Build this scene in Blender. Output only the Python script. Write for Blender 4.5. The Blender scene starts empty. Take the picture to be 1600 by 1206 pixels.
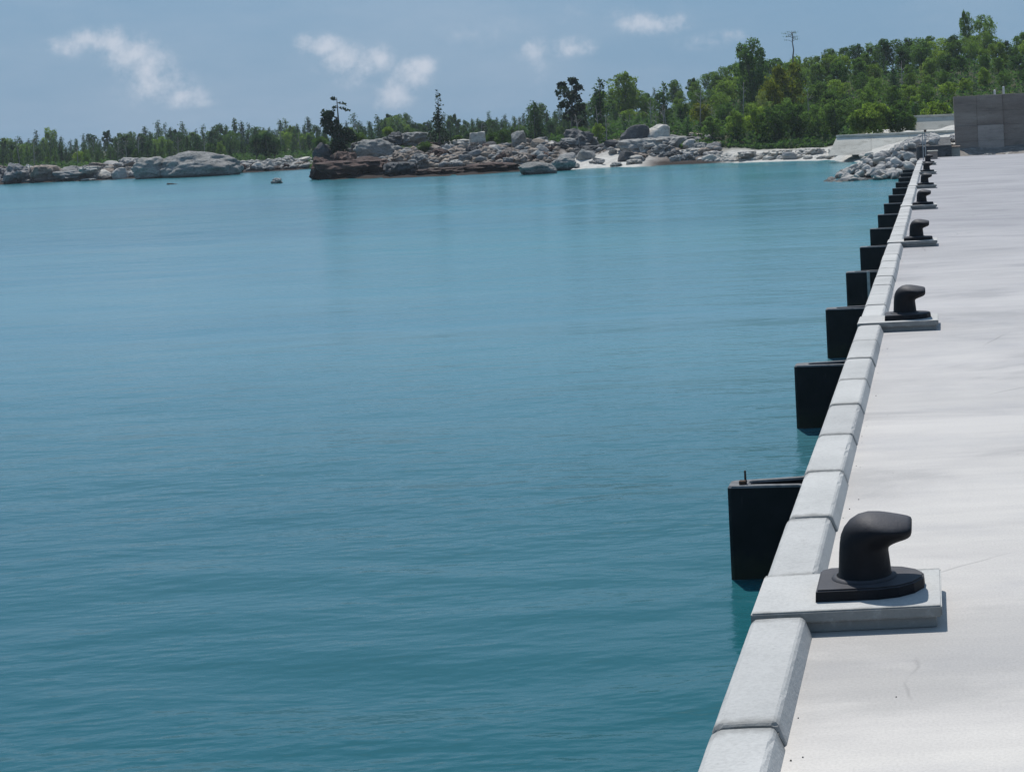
import bpy, bmesh, math, random
import numpy as np
from mathutils import Vector, Matrix, noise

# ------------------------------------------------------------------ camera, world, sun, exposure
C = bpy.context.scene.collection
sc = bpy.context.scene
K = 1.4                      # focal length = 2000*K px at 1600 px width
TH = 0.045                   # camera roll
VX, VY = 1462.0, 172.0       # where the quay line vanishes
EYE = 2.0
WZ = -0.64                   # water level

cam_d = bpy.data.cameras.new('camera')
cam = bpy.data.objects.new('camera', cam_d)
C.objects.link(cam)
cam_d.sensor_width = 36.0
cam_d.lens = 36.0 * 2000 * K / 1600.0
cam_d.shift_x = (800 - VX) / 1600.0
cam_d.shift_y = (VY - 603) / 1600.0
cam_d.clip_start = 0.05
cam_d.clip_end = 6000
cs, sn = math.cos(TH), math.sin(TH)
cam.matrix_world = Matrix(((cs, sn, 0, 0), (0, 0, -1, 0), (-sn, cs, 0, EYE), (0, 0, 0, 1)))
sc.camera = cam

SUN_DIR = Vector((-0.22, 0.62, 1.0)).normalized()      # towards the sun
SUN_EL = math.asin(SUN_DIR.z)
SUN_AZ = math.atan2(SUN_DIR.x, SUN_DIR.y)

def uv(px, py):
    dx, dy = px - VX, py - VY
    return dx * cs - dy * sn, dx * sn + dy * cs

def PZ(px, py, z):           # photo pixel on the plane z
    u, d = uv(px, py)
    Y = 2000.0 * (EYE - z) / d
    return Vector((u * Y / 2000.0, Y * K, z))

def PY(px, py, Yn):          # photo pixel at depth Yn*K
    u, d = uv(px, py)
    return Vector((u * Yn / 2000.0, Yn * K, EYE - d * Yn / 2000.0))

world = bpy.data.worlds.new('World')
sc.world = world
world.use_nodes = True
wn, wl = world.node_tree.nodes, world.node_tree.links
for n in list(wn): wn.remove(n)

def N(nt, t, **kw):
    n = nt.nodes.new(t)
    for k, v in kw.items():
        if k.startswith('i_'):
            key = k[2:]
            key = int(key) if key.isdigit() else key.replace('_', ' ')
            n.inputs[key].default_value = v
        else:
            setattr(n, k, v)
    return n

def MA(nt, op, a, b=None, c=None, clamp=False):
    n = nt.nodes.new('ShaderNodeMath'); n.operation = op; n.use_clamp = clamp
    for i, v in enumerate((a, b, c)):
        if v is None: continue
        if isinstance(v, (int, float)): n.inputs[i].default_value = v
        else: nt.links.new(v, n.inputs[i])
    return n.outputs[0]

wt = world.node_tree
sky = N(wt, 'ShaderNodeTexSky', sky_type='NISHITA', sun_disc=False)
sky.sun_elevation = SUN_EL
sky.sun_rotation = SUN_AZ
sky.altitude = 0
sky.air_density = 1.0
sky.dust_density = 0.6
sky.ozone_density = 2.5
geo = N(wt, 'ShaderNodeTexCoord')
sep = N(wt, 'ShaderNodeSeparateXYZ')
wl.new(geo.outputs['Generated'], sep.inputs[0])
ydiv = MA(wt, 'MAXIMUM', sep.outputs[1], 0.02)
ta = MA(wt, 'DIVIDE', sep.outputs[0], ydiv)
tb = MA(wt, 'DIVIDE', sep.outputs[2], ydiv)
cmb = N(wt, 'ShaderNodeCombineXYZ')
wl.new(ta, cmb.inputs[0]); wl.new(tb, cmb.inputs[1])
nz = N(wt, 'ShaderNodeTexNoise', i_Scale=62.0, i_Detail=9.0, i_Roughness=0.66)
wl.new(cmb.outputs[0], nz.inputs['Vector'])
nz2 = N(wt, 'ShaderNodeTexNoise', i_Scale=9.0, i_Detail=5.0, i_Roughness=0.6)
wl.new(cmb.outputs[0], nz2.inputs['Vector'])
# cumulus lobes (photo px: centre x, y, half width, half height, strength)
lobes = [(100, 72, 34, 16, .5), (140, 60, 30, 16, .6), (175, 66, 30, 20, .8), (205, 84, 34, 24, .95), (228, 104, 34, 24, .95), (250, 130, 36, 22, .8), (280, 152, 40, 16, .62), (312, 162, 30, 8, .45), (225, 150, 50, 26, .3),
         (480, 66, 16, 12, .7), (505, 76, 26, 17, .9), (535, 92, 32, 21, .9), (570, 100, 30, 22, .8), (592, 92, 18, 18, .9), (565, 122, 40, 18, .4),
         (660, 104, 18, 14, .95), (645, 120, 24, 22, .85), (622, 144, 26, 22, .7), (605, 162, 24, 14, .5),
         (1010, 38, 34, 15, .7), (1040, 38, 32, 14, .7), (830, 76, 30, 18, .45), (845, 110, 18, 50, .3), (895, 74, 36, 14, .62), (925, 76, 20, 9, .4), (1100, 66, 40, 13, .42), (1140, 56, 26, 10, .5), (760, 50, 90, 30, .22), (950, 20, 120, 20, .2)]
acc = None
for (lx, ly, rx, ry, st) in lobes:
    u, d = uv(lx, ly)
    f = 2000.0 * K
    c = (u / f, -d / f)
    ax = MA(wt, 'MULTIPLY', MA(wt, 'SUBTRACT', ta, c[0]), f / (rx * 1.65))
    ay = MA(wt, 'MULTIPLY', MA(wt, 'SUBTRACT', tb, c[1]), f / (ry * 1.5))
    r2 = MA(wt, 'ADD', MA(wt, 'MULTIPLY', ax, ax), MA(wt, 'MULTIPLY', ay, ay))
    g = MA(wt, 'MULTIPLY', MA(wt, 'EXPONENT', MA(wt, 'MULTIPLY', r2, -1.6)), st)
    acc = g if acc is None else MA(wt, 'MAXIMUM', acc, g)
nn = MA(wt, 'MULTIPLY', MA(wt, 'SUBTRACT', nz.outputs[0], 0.5), 2.6)
dens = MA(wt, 'ADD', acc, MA(wt, 'MULTIPLY', nn, MA(wt, 'MINIMUM', MA(wt, 'MULTIPLY', acc, 2.2), 0.8)))
mr = N(wt, 'ShaderNodeMapRange', interpolation_type='SMOOTHSTEP')
mr.inputs['From Min'].default_value = 0.08; mr.inputs['From Max'].default_value = 1.1
wl.new(dens, mr.inputs['Value'])
front = MA(wt, 'GREATER_THAN', sep.outputs[1], 0.1)
# thin veil everywhere in the sky
cz = N(wt, 'ShaderNodeTexNoise', i_Scale=3.2, i_Detail=6.0, i_Roughness=0.6)
mpv = N(wt, 'ShaderNodeMapping'); mpv.inputs['Scale'].default_value = (1, 1, 3.0)
wl.new(geo.outputs['Generated'], mpv.inputs[0]); wl.new(mpv.outputs[0], cz.inputs['Vector'])
mv = N(wt, 'ShaderNodeMapRange', interpolation_type='SMOOTHSTEP')
mv.inputs['From Min'].default_value = 0.42; mv.inputs['From Max'].default_value = 0.75; mv.inputs['To Max'].default_value = 0.22
wl.new(cz.outputs[0], mv.inputs['Value'])
cl = MA(wt, 'MULTIPLY', MA(wt, 'MULTIPLY', mr.outputs[0], front), 0.75)
cl = MA(wt, 'ADD', cl, mv.outputs[0], clamp=True)
# humid blue-grey air, thickest towards the horizon all the way round
tint = N(wt, 'ShaderNodeMix', data_type='RGBA')
elev = MA(wt, 'MAXIMUM', sep.outputs[2], 0.0)
wl.new(MA(wt, 'MULTIPLY', MA(wt, 'EXPONENT', MA(wt, 'MULTIPLY', elev, -0.75)), 0.93), tint.inputs[0])
tint.inputs[7].default_value = (1.70, 3.16, 4.95, 1)
wl.new(sky.outputs[0], tint.inputs[6])
pale = N(wt, 'ShaderNodeMix', data_type='RGBA')
wl.new(MA(wt, 'MULTIPLY', MA(wt, 'EXPONENT', MA(wt, 'MULTIPLY', elev, -26.0)), 0.5), pale.inputs[0])
pale.inputs[7].default_value = (2.15, 3.6, 5.05, 1)
wl.new(tint.outputs[2], pale.inputs[6])
mixc = N(wt, 'ShaderNodeMix', data_type='RGBA')
wl.new(cl, mixc.inputs[0]); wl.new(pale.outputs[2], mixc.inputs[6])
mixc.inputs[7].default_value = (6.0, 6.5, 7.4, 1)
bg = N(wt, 'ShaderNodeBackground'); bg.inputs[1].default_value = 0.1
wl.new(mixc.outputs[2], bg.inputs[0])
wo = N(wt, 'ShaderNodeOutputWorld')
wl.new(bg.outputs[0], wo.inputs[0])

sun_d = bpy.data.lights.new('sun', 'SUN')
sun_d.energy = 4.0
sun_d.angle = math.radians(0.6)
sun_d.color = (1.0, 0.96, 0.91)
sun = bpy.data.objects.new('sun', sun_d)
C.objects.link(sun)
sun.rotation_euler = SUN_DIR.to_track_quat('Z', 'Y').to_euler()
sun.location = (0, 0, 50)

sc.view_settings.view_transform = 'Standard'
sc.view_settings.look = 'None'
sc.view_settings.exposure = 0.0
sc.view_settings.gamma = 1.0
sc.view_settings.use_curve_mapping = False
sc.cycles.max_bounces = 6
sc.cycles.diffuse_bounces = 3
sc.cycles.glossy_bounces = 3
sc.cycles.transmission_bounces = 2
sc.cycles.volume_bounces = 0
sc.cycles.use_denoising = True

rnd = random.Random(11)
R = np.random.RandomState(5)

# ------------------------------------------------------------------ helpers
def props(o, label=None, cat=None, group=None, kind=None):
    if label: o['label'] = label
    if cat: o['category'] = cat
    if group: o['group'] = group
    if kind: o['kind'] = kind
    return o

def link(name, me, parent=None, loc=None):
    o = bpy.data.objects.new(name, me)
    C.objects.link(o)
    if parent is not None: o.parent = parent
    if loc is not None: o.location = loc
    return o

def mesh(name, verts, faces, mat=None, smooth=False):
    me = bpy.data.meshes.new(name)
    me.from_pydata([tuple(v) for v in verts], [], [tuple(f) for f in faces])
    if mat: me.materials.append(mat)
    if smooth: me.polygons.foreach_set('use_smooth', [True] * len(me.polygons))
    me.update()
    return me

def np_mesh(name, V, F, mats, mi=None, smooth=False):
    """V (n,3) array, F (m,k) array, all faces k-gons"""
    me = bpy.data.meshes.new(name)
    m, k = F.shape
    me.vertices.add(len(V)); me.vertices.foreach_set('co', V.astype(np.float32).ravel())
    me.loops.add(m * k); me.loops.foreach_set('vertex_index', F.astype(np.int32).ravel())
    me.polygons.add(m); me.polygons.foreach_set('loop_start', np.arange(0, m * k, k, dtype=np.int32))
    for mt in mats: me.materials.append(mt)
    if mi is not None: me.polygons.foreach_set('material_index', mi.astype(np.int32))
    if smooth: me.polygons.foreach_set('use_smooth', np.ones(m, dtype=bool))
    me.update(calc_edges=True)
    me.validate()
    return me

def bm_mesh(name, bm, mat, smooth=False):
    me = bpy.data.meshes.new(name)
    bmesh.ops.recalc_face_normals(bm, faces=bm.faces)
    bm.to_mesh(me); bm.free()
    me.materials.append(mat)
    if smooth: me.polygons.foreach_set('use_smooth', [True] * len(me.polygons))
    return me

def bm_box(x0, x1, y0, y1, z0, z1, bevel=0.0, seg=2, bm=None):
    b = bm or bmesh.new()
    vs = [b.verts.new((x, y, z)) for x in (x0, x1) for y in (y0, y1) for z in (z0, z1)]
    fs = [(0, 1, 3, 2), (4, 6, 7, 5), (0, 4, 5, 1), (2, 3, 7, 6), (0, 2, 6, 4), (1, 5, 7, 3)]
    ff = [b.faces.new([vs[i] for i in f]) for f in fs]
    if bevel:
        es = {e for f in ff for e in f.edges}
        bmesh.ops.bevel(b, geom=list(es), offset=bevel, segments=seg, affect='EDGES', profile=0.6)
    return b

def bm_tube(pts, rad, n=8, bm=None):
    b = bm or bmesh.new()
    rings = []
    for i, (p, r) in enumerate(zip(pts, rad)):
        p = Vector(p)
        a = Vector(pts[max(i - 1, 0)]); c = Vector(pts[min(i + 1, len(pts) - 1)])
        t = (c - a).normalized()
        s = t.orthogonal().normalized() if abs(t.z) < .9 else Vector((1, 0, 0))
        s = (s - t * s.dot(t)).normalized(); q = t.cross(s)
        rings.append([b.verts.new(p + (s * math.cos(2 * math.pi * k / n) + q * math.sin(2 * math.pi * k / n)) * r) for k in range(n)])
    for a, c in zip(rings, rings[1:]):
        for k in range(n):
            b.faces.new((a[k], a[(k + 1) % n], c[(k + 1) % n], c[k]))
    b.faces.new(rings[0][::-1]); b.faces.new(rings[-1])
    return b

# ------------------------------------------------------------------ materials
def mat(name):
    m = bpy.data.materials.new(name); m.use_nodes = True
    nt = m.node_tree
    b = nt.nodes['Principled BSDF']
    return m, nt, b

def ramp(nt, fac, stops):
    r = nt.nodes.new('ShaderNodeValToRGB')
    el = r.color_ramp.elements
    while len(el) < len(stops): el.new(0.5)
    for e, (p, c) in zip(el, stops):
        e.position = p; e.color = (c[0], c[1], c[2], 1)
    nt.links.new(fac, r.inputs[0])
    return r.outputs[0]

def noise_n(nt, scale, detail=4, rough=0.55, coord='Object', sc3=(1, 1, 1), dist=0.0):
    tc = nt.nodes.new('ShaderNodeTexCoord')
    mp = nt.nodes.new('ShaderNodeMapping'); mp.inputs['Scale'].default_value = sc3
    src = tc.outputs[coord] if coord != 'World' else nt.nodes.new('ShaderNodeNewGeometry').outputs['Position']
    nt.links.new(src, mp.inputs[0])
    n = nt.nodes.new('ShaderNodeTexNoise')
    n.inputs['Scale'].default_value = scale; n.inputs['Detail'].default_value = detail
    n.inputs['Roughness'].default_value = rough; n.inputs['Distortion'].default_value = dist
    nt.links.new(mp.outputs[0], n.inputs['Vector'])
    return n.outputs[0]

def bump(nt, b, h, strength, dist=0.02, prev=None):
    n = nt.nodes.new('ShaderNodeBump')
    n.inputs['Strength'].default_value = strength; n.inputs['Distance'].default_value = dist
    nt.links.new(h, n.inputs['Height'])
    if prev is not None: nt.links.new(prev, n.inputs['Normal'])
    nt.links.new(n.outputs[0], b.inputs['Normal'])
    return n.outputs[0]

def mixcol(nt, fac, a, b, bt='MIX'):
    n = nt.nodes.new('ShaderNodeMix'); n.data_type = 'RGBA'; n.blend_type = bt
    for i, v in ((0, fac), (6, a), (7, b)):
        if isinstance(v, (int, float)): n.inputs[i].default_value = v
        elif isinstance(v, tuple): n.inputs[i].default_value = (*v, 1)
        else: nt.links.new(v, n.inputs[i])
    return n.outputs[2]

def concrete(name, c0, c1, stretch=(1, 1, 1), bs=0.25, big=0.5, fine=60, stain=(0.6, 0.6, 0.6), stain_amt=0.4, pits=False):
    m, nt, b = mat(name)
    n1 = noise_n(nt, big, 5, 0.6, 'World', stretch)
    n2 = noise_n(nt, fine, 3, 0.6, 'World')
    n3 = noise_n(nt, big * 4.3, 6, 0.65, 'World', stretch)
    col = ramp(nt, n1, [(0.3, c0), (0.7, c1)])
    st = ramp(nt, n3, [(0.50, (0, 0, 0)), (0.72, (1, 1, 1))])
    col = mixcol(nt, MA(nt, 'MULTIPLY', st, stain_amt), col, mixcol(nt, 1.0, col, stain, 'MULTIPLY'))
    sp = ramp(nt, n2, [(0.3, (0.86, 0.86, 0.86)), (0.6, (1, 1, 1))])
    col = mixcol(nt, 1.0, col, sp, 'MULTIPLY')
    if pits:
        n4 = noise_n(nt, 11, 5, 0.7, 'World')
        pt = ramp(nt, n4, [(0.66, (1, 1, 1)), (0.74, (0.5, 0.5, 0.5))])
        col = mixcol(nt, 0.55, col, mixcol(nt, 1.0, col, pt, 'MULTIPLY'))
    nt.links.new(col, b.inputs['Base Color'])
    b.inputs['Roughness'].default_value = 0.78
    b.inputs['Specular IOR Level'].default_value = 0.35
    p = bump(nt, b, n2, bs, 0.004)
    bump(nt, b, n3, bs * 0.8, 0.01, p)
    return m

M = {}
M['deck'] = concrete('deck_concrete', (0.42, 0.42, 0.415), (0.54, 0.535, 0.525), (0.4, 0.8, 1), 0.3, 0.42, 90, (0.76, 0.78, 0.83), 0.6)
M['kerb'] = concrete('kerb_concrete', (0.42, 0.425, 0.415), (0.54, 0.54, 0.525), (1, 1, 1), 0.6, 1.3, 70, (0.8, 0.8, 0.8), 0.4, True)
M['joint'] = concrete('joint_mortar', (0.07, 0.07, 0.068), (0.11, 0.11, 0.105), (1, 1, 1), 0.5, 3.0, 70)
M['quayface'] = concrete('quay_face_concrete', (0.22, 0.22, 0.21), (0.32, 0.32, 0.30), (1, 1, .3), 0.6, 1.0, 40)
M['wall_dark'] = concrete('old_wall_concrete', (0.24, 0.185, 0.155), (0.42, 0.34, 0.285), (0.5, 1, 2.5), 0.5, 0.8, 20, (0.6, 0.6, 0.62), 0.7)
M['wall_light'] = concrete('seawall_concrete', (0.44, 0.42, 0.36), (0.66, 0.635, 0.56), (0.6, 1, 2.2), 0.5, 0.6, 15, (0.5, 0.5, 0.47), 0.8)

# deck greyer and bluer further out: grazing sky reflection painted into its colour
nt = M['deck'].node_tree; b = nt.nodes['Principled BSDF']
src = b.inputs['Base Color'].links[0].from_socket
g_ = nt.nodes.new('ShaderNodeNewGeometry'); sp_ = nt.nodes.new('ShaderNodeSeparateXYZ'); nt.links.new(g_.outputs['Position'], sp_.inputs[0])
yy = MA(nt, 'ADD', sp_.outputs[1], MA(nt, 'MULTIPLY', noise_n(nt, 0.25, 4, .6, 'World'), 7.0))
bay = ramp(nt, MA(nt, 'DIVIDE', yy, 80.0), [(0.10, (1.22, 1.165, 1.085)), (0.26, (0.94, 0.915, 0.905)), (0.45, (0.67, 0.662, 0.69))])  # tone along the quay: warm near, painted sky sheen far off
brush = ramp(nt, noise_n(nt, 1.0, 5, .65, 'World', (.5, 7.0, 1), .3), [(0.35, (0.95, 0.95, 0.955)), (0.6, (1.01, 1.01, 1.01))])
blot = ramp(nt, noise_n(nt, 0.7, 6, .64, 'World', (.6, 1.2, 1), .6), [(0.38, (0.78, 0.785, 0.80)), (0.47, (0.93, 0.93, 0.94)), (0.58, (1.02, 1.02, 1.02))])
crk = nt.nodes.new('ShaderNodeTexVoronoi'); crk.feature = 'DISTANCE_TO_EDGE'; crk.inputs['Scale'].default_value = 0.45
mpc = nt.nodes.new('ShaderNodeMapping'); wv = nt.nodes.new('ShaderNodeMix'); wv.data_type = 'VECTOR'; wv.inputs[0].default_value = .12
nzc = nt.nodes.new('ShaderNodeTexNoise'); nzc.inputs['Scale'].default_value = 2.5; nt.links.new(g_.outputs['Position'], nzc.inputs['Vector'])
nt.links.new(g_.outputs['Position'], wv.inputs[4]); nt.links.new(nzc.outputs[1], wv.inputs[5]); nt.links.new(wv.outputs[1], crk.inputs['Vector'])
cl_ = ramp(nt, crk.outputs[0], [(0.0, (1, 1, 1)), (0.0035, (0, 0, 0))])
cm_ = ramp(nt, noise_n(nt, 0.6, 3, .5, 'World'), [(0.56, (0, 0, 0)), (0.62, (1, 1, 1))])
src = mixcol(nt, MA(nt, 'MULTIPLY', MA(nt, 'MULTIPLY', cl_, cm_), .55), src, (0.12, 0.12, 0.12))
src = mixcol(nt, 1.0, mixcol(nt, 1.0, src, brush, 'MULTIPLY'), blot, 'MULTIPLY')
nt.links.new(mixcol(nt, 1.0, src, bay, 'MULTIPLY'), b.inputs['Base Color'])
b.inputs['Roughness'].default_value = 0.6

nt = M['kerb'].node_tree; b = nt.nodes['Principled BSDF']
src = b.inputs['Base Color'].links[0].from_socket
tc = nt.nodes.new('ShaderNodeTexCoord'); sp_ = nt.nodes.new('ShaderNodeSeparateXYZ'); nt.links.new(tc.outputs['Generated'], sp_.inputs[0])
ed = MA(nt, 'ABSOLUTE', MA(nt, 'SUBTRACT', sp_.outputs[1], 0.5))
ed = MA(nt, 'ADD', ed, MA(nt, 'MULTIPLY', MA(nt, 'SUBTRACT', noise_n(nt, 14, 4, .7, 'World'), .5), .12))
gr = ramp(nt, ed, [(0.44, (0, 0, 0)), (0.495, (1, 1, 1))])
oi = nt.nodes.new('ShaderNodeObjectInfo')
tone = ramp(nt, oi.outputs['Random'], [(0, (0.90, 0.90, 0.90)), (1, (1.05, 1.05, 1.04))])
src = mixcol(nt, 1.0, src, tone, 'MULTIPLY')
sp2 = ramp(nt, noise_n(nt, 26, 4, .75, 'World'), [(0.62, (0, 0, 0)), (0.70, (1, 1, 1))])
src = mixcol(nt, MA(nt, 'MULTIPLY', sp2, .35), src, (0.20, 0.20, 0.19))
nt.links.new(mixcol(nt, MA(nt, 'MULTIPLY', gr, .7), src, (0.15, 0.15, 0.14)), b.inputs['Base Color'])

def rock_mat(name, c0, c1, c2, wet=(0.06, 0.055, 0.05), wetz=0.16, bs=0.6, vein=0.5):
    m, nt, b = mat(name)
    oi = nt.nodes.new('ShaderNodeObjectInfo')
    n1 = noise_n(nt, 0.9, 6, 0.65, 'World', (1, .8, 1.6), 0.4)
    n2 = noise_n(nt, 5.0, 5, 0.7, 'World', (1, 1, 2.2))
    col = ramp(nt, n1, [(0.28, c0), (0.5, c1), (0.72, c2)])
    cr = ramp(nt, n2, [(0.36, (0.25, 0.25, 0.26)), (0.47, (0.8, 0.8, 0.8)), (0.62, (1.15, 1.15, 1.13))])
    col = mixcol(nt, vein, col, mixcol(nt, 1.0, col, cr, 'MULTIPLY'))
    v = ramp(nt, oi.outputs['Random'], [(0, (0.68, 0.68, 0.70)), (1, (1.15, 1.12, 1.06))])
    col = mixcol(nt, 1.0, col, v, 'MULTIPLY')
    g = nt.nodes.new('ShaderNodeNewGeometry'); s = nt.nodes.new('ShaderNodeSeparateXYZ')
    nt.links.new(g.outputs['Position'], s.inputs[0])
    h = MA(nt, 'ADD', s.outputs[2], MA(nt, 'MULTIPLY', MA(nt, 'SUBTRACT', n1, 0.5), -0.5))
    f = nt.nodes.new('ShaderNodeMapRange'); f.interpolation_type = 'SMOOTHSTEP'
    f.inputs['From Min'].default_value = WZ + wetz; f.inputs['From Max'].default_value = WZ + wetz + 0.18
    f.inputs['To Min'].default_value = 0.85; f.inputs['To Max'].default_value = 0.0
    nt.links.new(h, f.inputs['Value'])
    col = mixcol(nt, f.outputs[0], col, wet)
    nt.links.new(col, b.inputs['Base Color'])
    b.inputs['Roughness'].default_value = 0.85
    b.inputs['Specular IOR Level'].default_value = 0.25
    p = bump(nt, b, n2, bs, 0.12)
    bump(nt, b, n1, bs * 0.7, 0.3, p)
    return m

M['rock_grey'] = rock_mat('grey_rock', (0.16, 0.165, 0.17), (0.30, 0.305, 0.30), (0.46, 0.46, 0.44))
M['rock_dome'] = rock_mat('smooth_pale_rock', (0.20, 0.205, 0.20), (0.31, 0.315, 0.305), (0.45, 0.45, 0.43), wetz=0.05, bs=0.9, vein=0.6)
M['rock_pale'] = rock_mat('pale_rock', (0.34, 0.33, 0.32), (0.50, 0.49, 0.46), (0.62, 0.61, 0.58), wet=(.25, .24, .22), wetz=0.02)
M['rock_red'] = rock_mat('rusty_brown_rock', (0.035, 0.022, 0.020), (0.085, 0.050, 0.042), (0.17, 0.12, 0.10), wet=(0.035, 0.022, 0.018), wetz=0.35)
M['rock_tan'] = rock_mat('tan_rock', (0.20, 0.16, 0.13), (0.31, 0.26, 0.22), (0.42, 0.38, 0.34), wet=(0.06, 0.045, 0.04), wetz=0.2)
M['rock_dark'] = rock_mat('dark_grey_rock', (0.05, 0.055, 0.06), (0.10, 0.105, 0.11), (0.18, 0.185, 0.185), wet=(0.03, 0.03, 0.03), wetz=0.25)
M['riprap'] = rock_mat('quarried_limestone', (0.36, 0.35, 0.34), (0.50, 0.49, 0.47), (0.62, 0.61, 0.58), wet=(0.10, 0.095, 0.085), wetz=0.03, bs=0.5, vein=0.35)

# land
m, nt, b = mat('land_ground')
n1 = noise_n(nt, 0.35, 6, 0.65, 'World'); n2 = noise_n(nt, 3.0, 5, 0.7, 'World')
sandw = ramp(nt, n2, [(0.3, (0.38, 0.37, 0.34)), (0.65, (0.60, 0.59, 0.55))])
stony = ramp(nt, n2, [(0.3, (0.07, 0.06, 0.052)), (0.5, (0.16, 0.14, 0.125)), (0.68, (0.30, 0.285, 0.26))])
ab = nt.nodes.new('ShaderNodeAttribute'); ab.attribute_name = 'beach'
sandy = mixcol(nt, ab.outputs['Fac'], stony, sandw)
soil = ramp(nt, n2, [(0.3, (0.04, 0.05, 0.025)), (0.7, (0.10, 0.10, 0.055))])
at = nt.nodes.new('ShaderNodeAttribute'); at.attribute_name = 'green'
g_ = nt.nodes.new('ShaderNodeNewGeometry'); sp_ = nt.nodes.new('ShaderNodeSeparateXYZ'); nt.links.new(g_.outputs['Position'], sp_.inputs[0])
wetf = nt.nodes.new('ShaderNodeMapRange'); wetf.inputs['From Min'].default_value = WZ + .12; wetf.inputs['From Max'].default_value = WZ + .3
wetf.inputs['To Min'].default_value = 1; wetf.inputs['To Max'].default_value = 0
nt.links.new(sp_.outputs[2], wetf.inputs['Value'])
wf_ = MA(nt, 'MULTIPLY', wetf.outputs[0], MA(nt, 'SUBTRACT', 1.0, ab.outputs['Fac']))
lc = mixcol(nt, at.outputs['Fac'], sandy, soil)
nt.links.new(mixcol(nt, wf_, lc, (0.035, 0.026, 0.022)), b.inputs['Base Color'])
b.inputs['Roughness'].default_value = 0.95; b.inputs['Specular IOR Level'].default_value = 0.1
bump(nt, b, n2, 0.6, 0.15)
M['land'] = m

# rubber and iron
m, nt, b = mat('black_rubber')
n1 = noise_n(nt, 7, 5, 0.6); n2 = noise_n(nt, 60, 3)
nt.links.new(ramp(nt, n1, [(0.3, (0.005, 0.006, 0.007)), (0.75, (0.013, 0.014, 0.016))]), b.inputs['Base Color'])
b.inputs['Roughness'].default_value = 0.7; bump(nt, b, n2, 0.15, 0.004)
b.inputs['Specular IOR Level'].default_value = 0.25
src = b.inputs['Base Color'].links[0].from_socket
g_ = nt.nodes.new('ShaderNodeNewGeometry'); sp_ = nt.nodes.new('ShaderNodeSeparateXYZ'); nt.links.new(g_.outputs['Position'], sp_.inputs[0])
al = nt.nodes.new('ShaderNodeMapRange'); al.inputs['From Min'].default_value = WZ + .02; al.inputs['From Max'].default_value = WZ + .16; al.inputs['To Min'].default_value = .8; al.inputs['To Max'].default_value = 0
nt.links.new(MA(nt, 'ADD', sp_.outputs[2], MA(nt, 'MULTIPLY', MA(nt, 'SUBTRACT', noise_n(nt, 16, 4, .7, 'World'), .5), .22)), al.inputs['Value'])
src = mixcol(nt, al.outputs[0], src, (0.022, 0.028, 0.016))
sc_ = ramp(nt, noise_n(nt, 5, 5, .75, 'World', (3, 3, .6)), [(0.62, (0, 0, 0)), (0.70, (1, 1, 1))])
nt.links.new(mixcol(nt, MA(nt, 'MULTIPLY', sc_, .35), src, (0.05, 0.05, 0.052)), b.inputs['Base Color'])
M['rubber'] = m
m, nt, b = mat('rubber_pale_top')
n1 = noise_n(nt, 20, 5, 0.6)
nt.links.new(ramp(nt, n1, [(0.3, (0.10, 0.105, 0.11)), (0.75, (0.21, 0.215, 0.22))]), b.inputs['Base Color'])  # paler grey than the fender sides, for the top rims
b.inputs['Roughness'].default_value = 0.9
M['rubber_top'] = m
m, nt, b = mat('black_painted_iron')
n1 = noise_n(nt, 9, 6, 0.65); n2 = noise_n(nt, 140, 2)
nt.links.new(ramp(nt, n1, [(0.3, (0.007, 0.0072, 0.009)), (0.7, (0.014, 0.0145, 0.018))]), b.inputs['Base Color'])
nt.links.new(ramp(nt, n1, [(0.3, (0.5,) * 3), (0.7, (0.7,) * 3)]), b.inputs['Roughness'])
b.inputs['Specular IOR Level'].default_value = 0.16
bump(nt, b, noise_n(nt, 45, 4, .7), 0.5, 0.003, bump(nt, b, n2, 0.4, 0.002))
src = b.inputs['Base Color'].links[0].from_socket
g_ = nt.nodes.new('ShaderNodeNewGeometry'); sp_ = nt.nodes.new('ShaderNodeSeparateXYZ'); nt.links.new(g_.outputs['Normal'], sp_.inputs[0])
toplit = nt.nodes.new('ShaderNodeMapRange'); toplit.inputs['From Min'].default_value = .45; toplit.inputs['From Max'].default_value = .95; nt.links.new(sp_.outputs[2], toplit.inputs['Value'])
nt.links.new(mixcol(nt, MA(nt, 'MULTIPLY', toplit.outputs[0], MA(nt, 'ADD', n1, .25)), src, (0.085, 0.085, 0.095)), b.inputs['Base Color'])   # upward faces paler: sunlit top put into the colour, with some dust
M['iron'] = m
m, nt, b = mat('galvanised_steel')
b.inputs['Base Color'].default_value = (0.42, 0.42, 0.42, 1); b.inputs['Metallic'].default_value = 0.5; b.inputs['Roughness'].default_value = 0.55
nt.links.new(ramp(nt, noise_n(nt, 12, 4), [(0.3, (0.3, 0.3, 0.29)), (0.7, (0.5, 0.5, 0.5))]), b.inputs['Base Color'])
M['steel'] = m
m, nt, b = mat('rusty_iron')
nt.links.new(ramp(nt, noise_n(nt, 30, 4), [(0.3, (0.03, 0.022, 0.018)), (0.7, (0.09, 0.05, 0.03))]), b.inputs['Base Color'])
b.inputs['Roughness'].default_value = 0.9
M['rust'] = m
m, nt, b = mat('white_light_spot')  # white for the spots of light between the trees
nt.links.new(ramp(nt, noise_n(nt, 10, 4), [(0.3, (0.55, 0.55, 0.53)), (0.7, (0.72, 0.72, 0.70))]), b.inputs['Base Color'])
M['white'] = m

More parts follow.
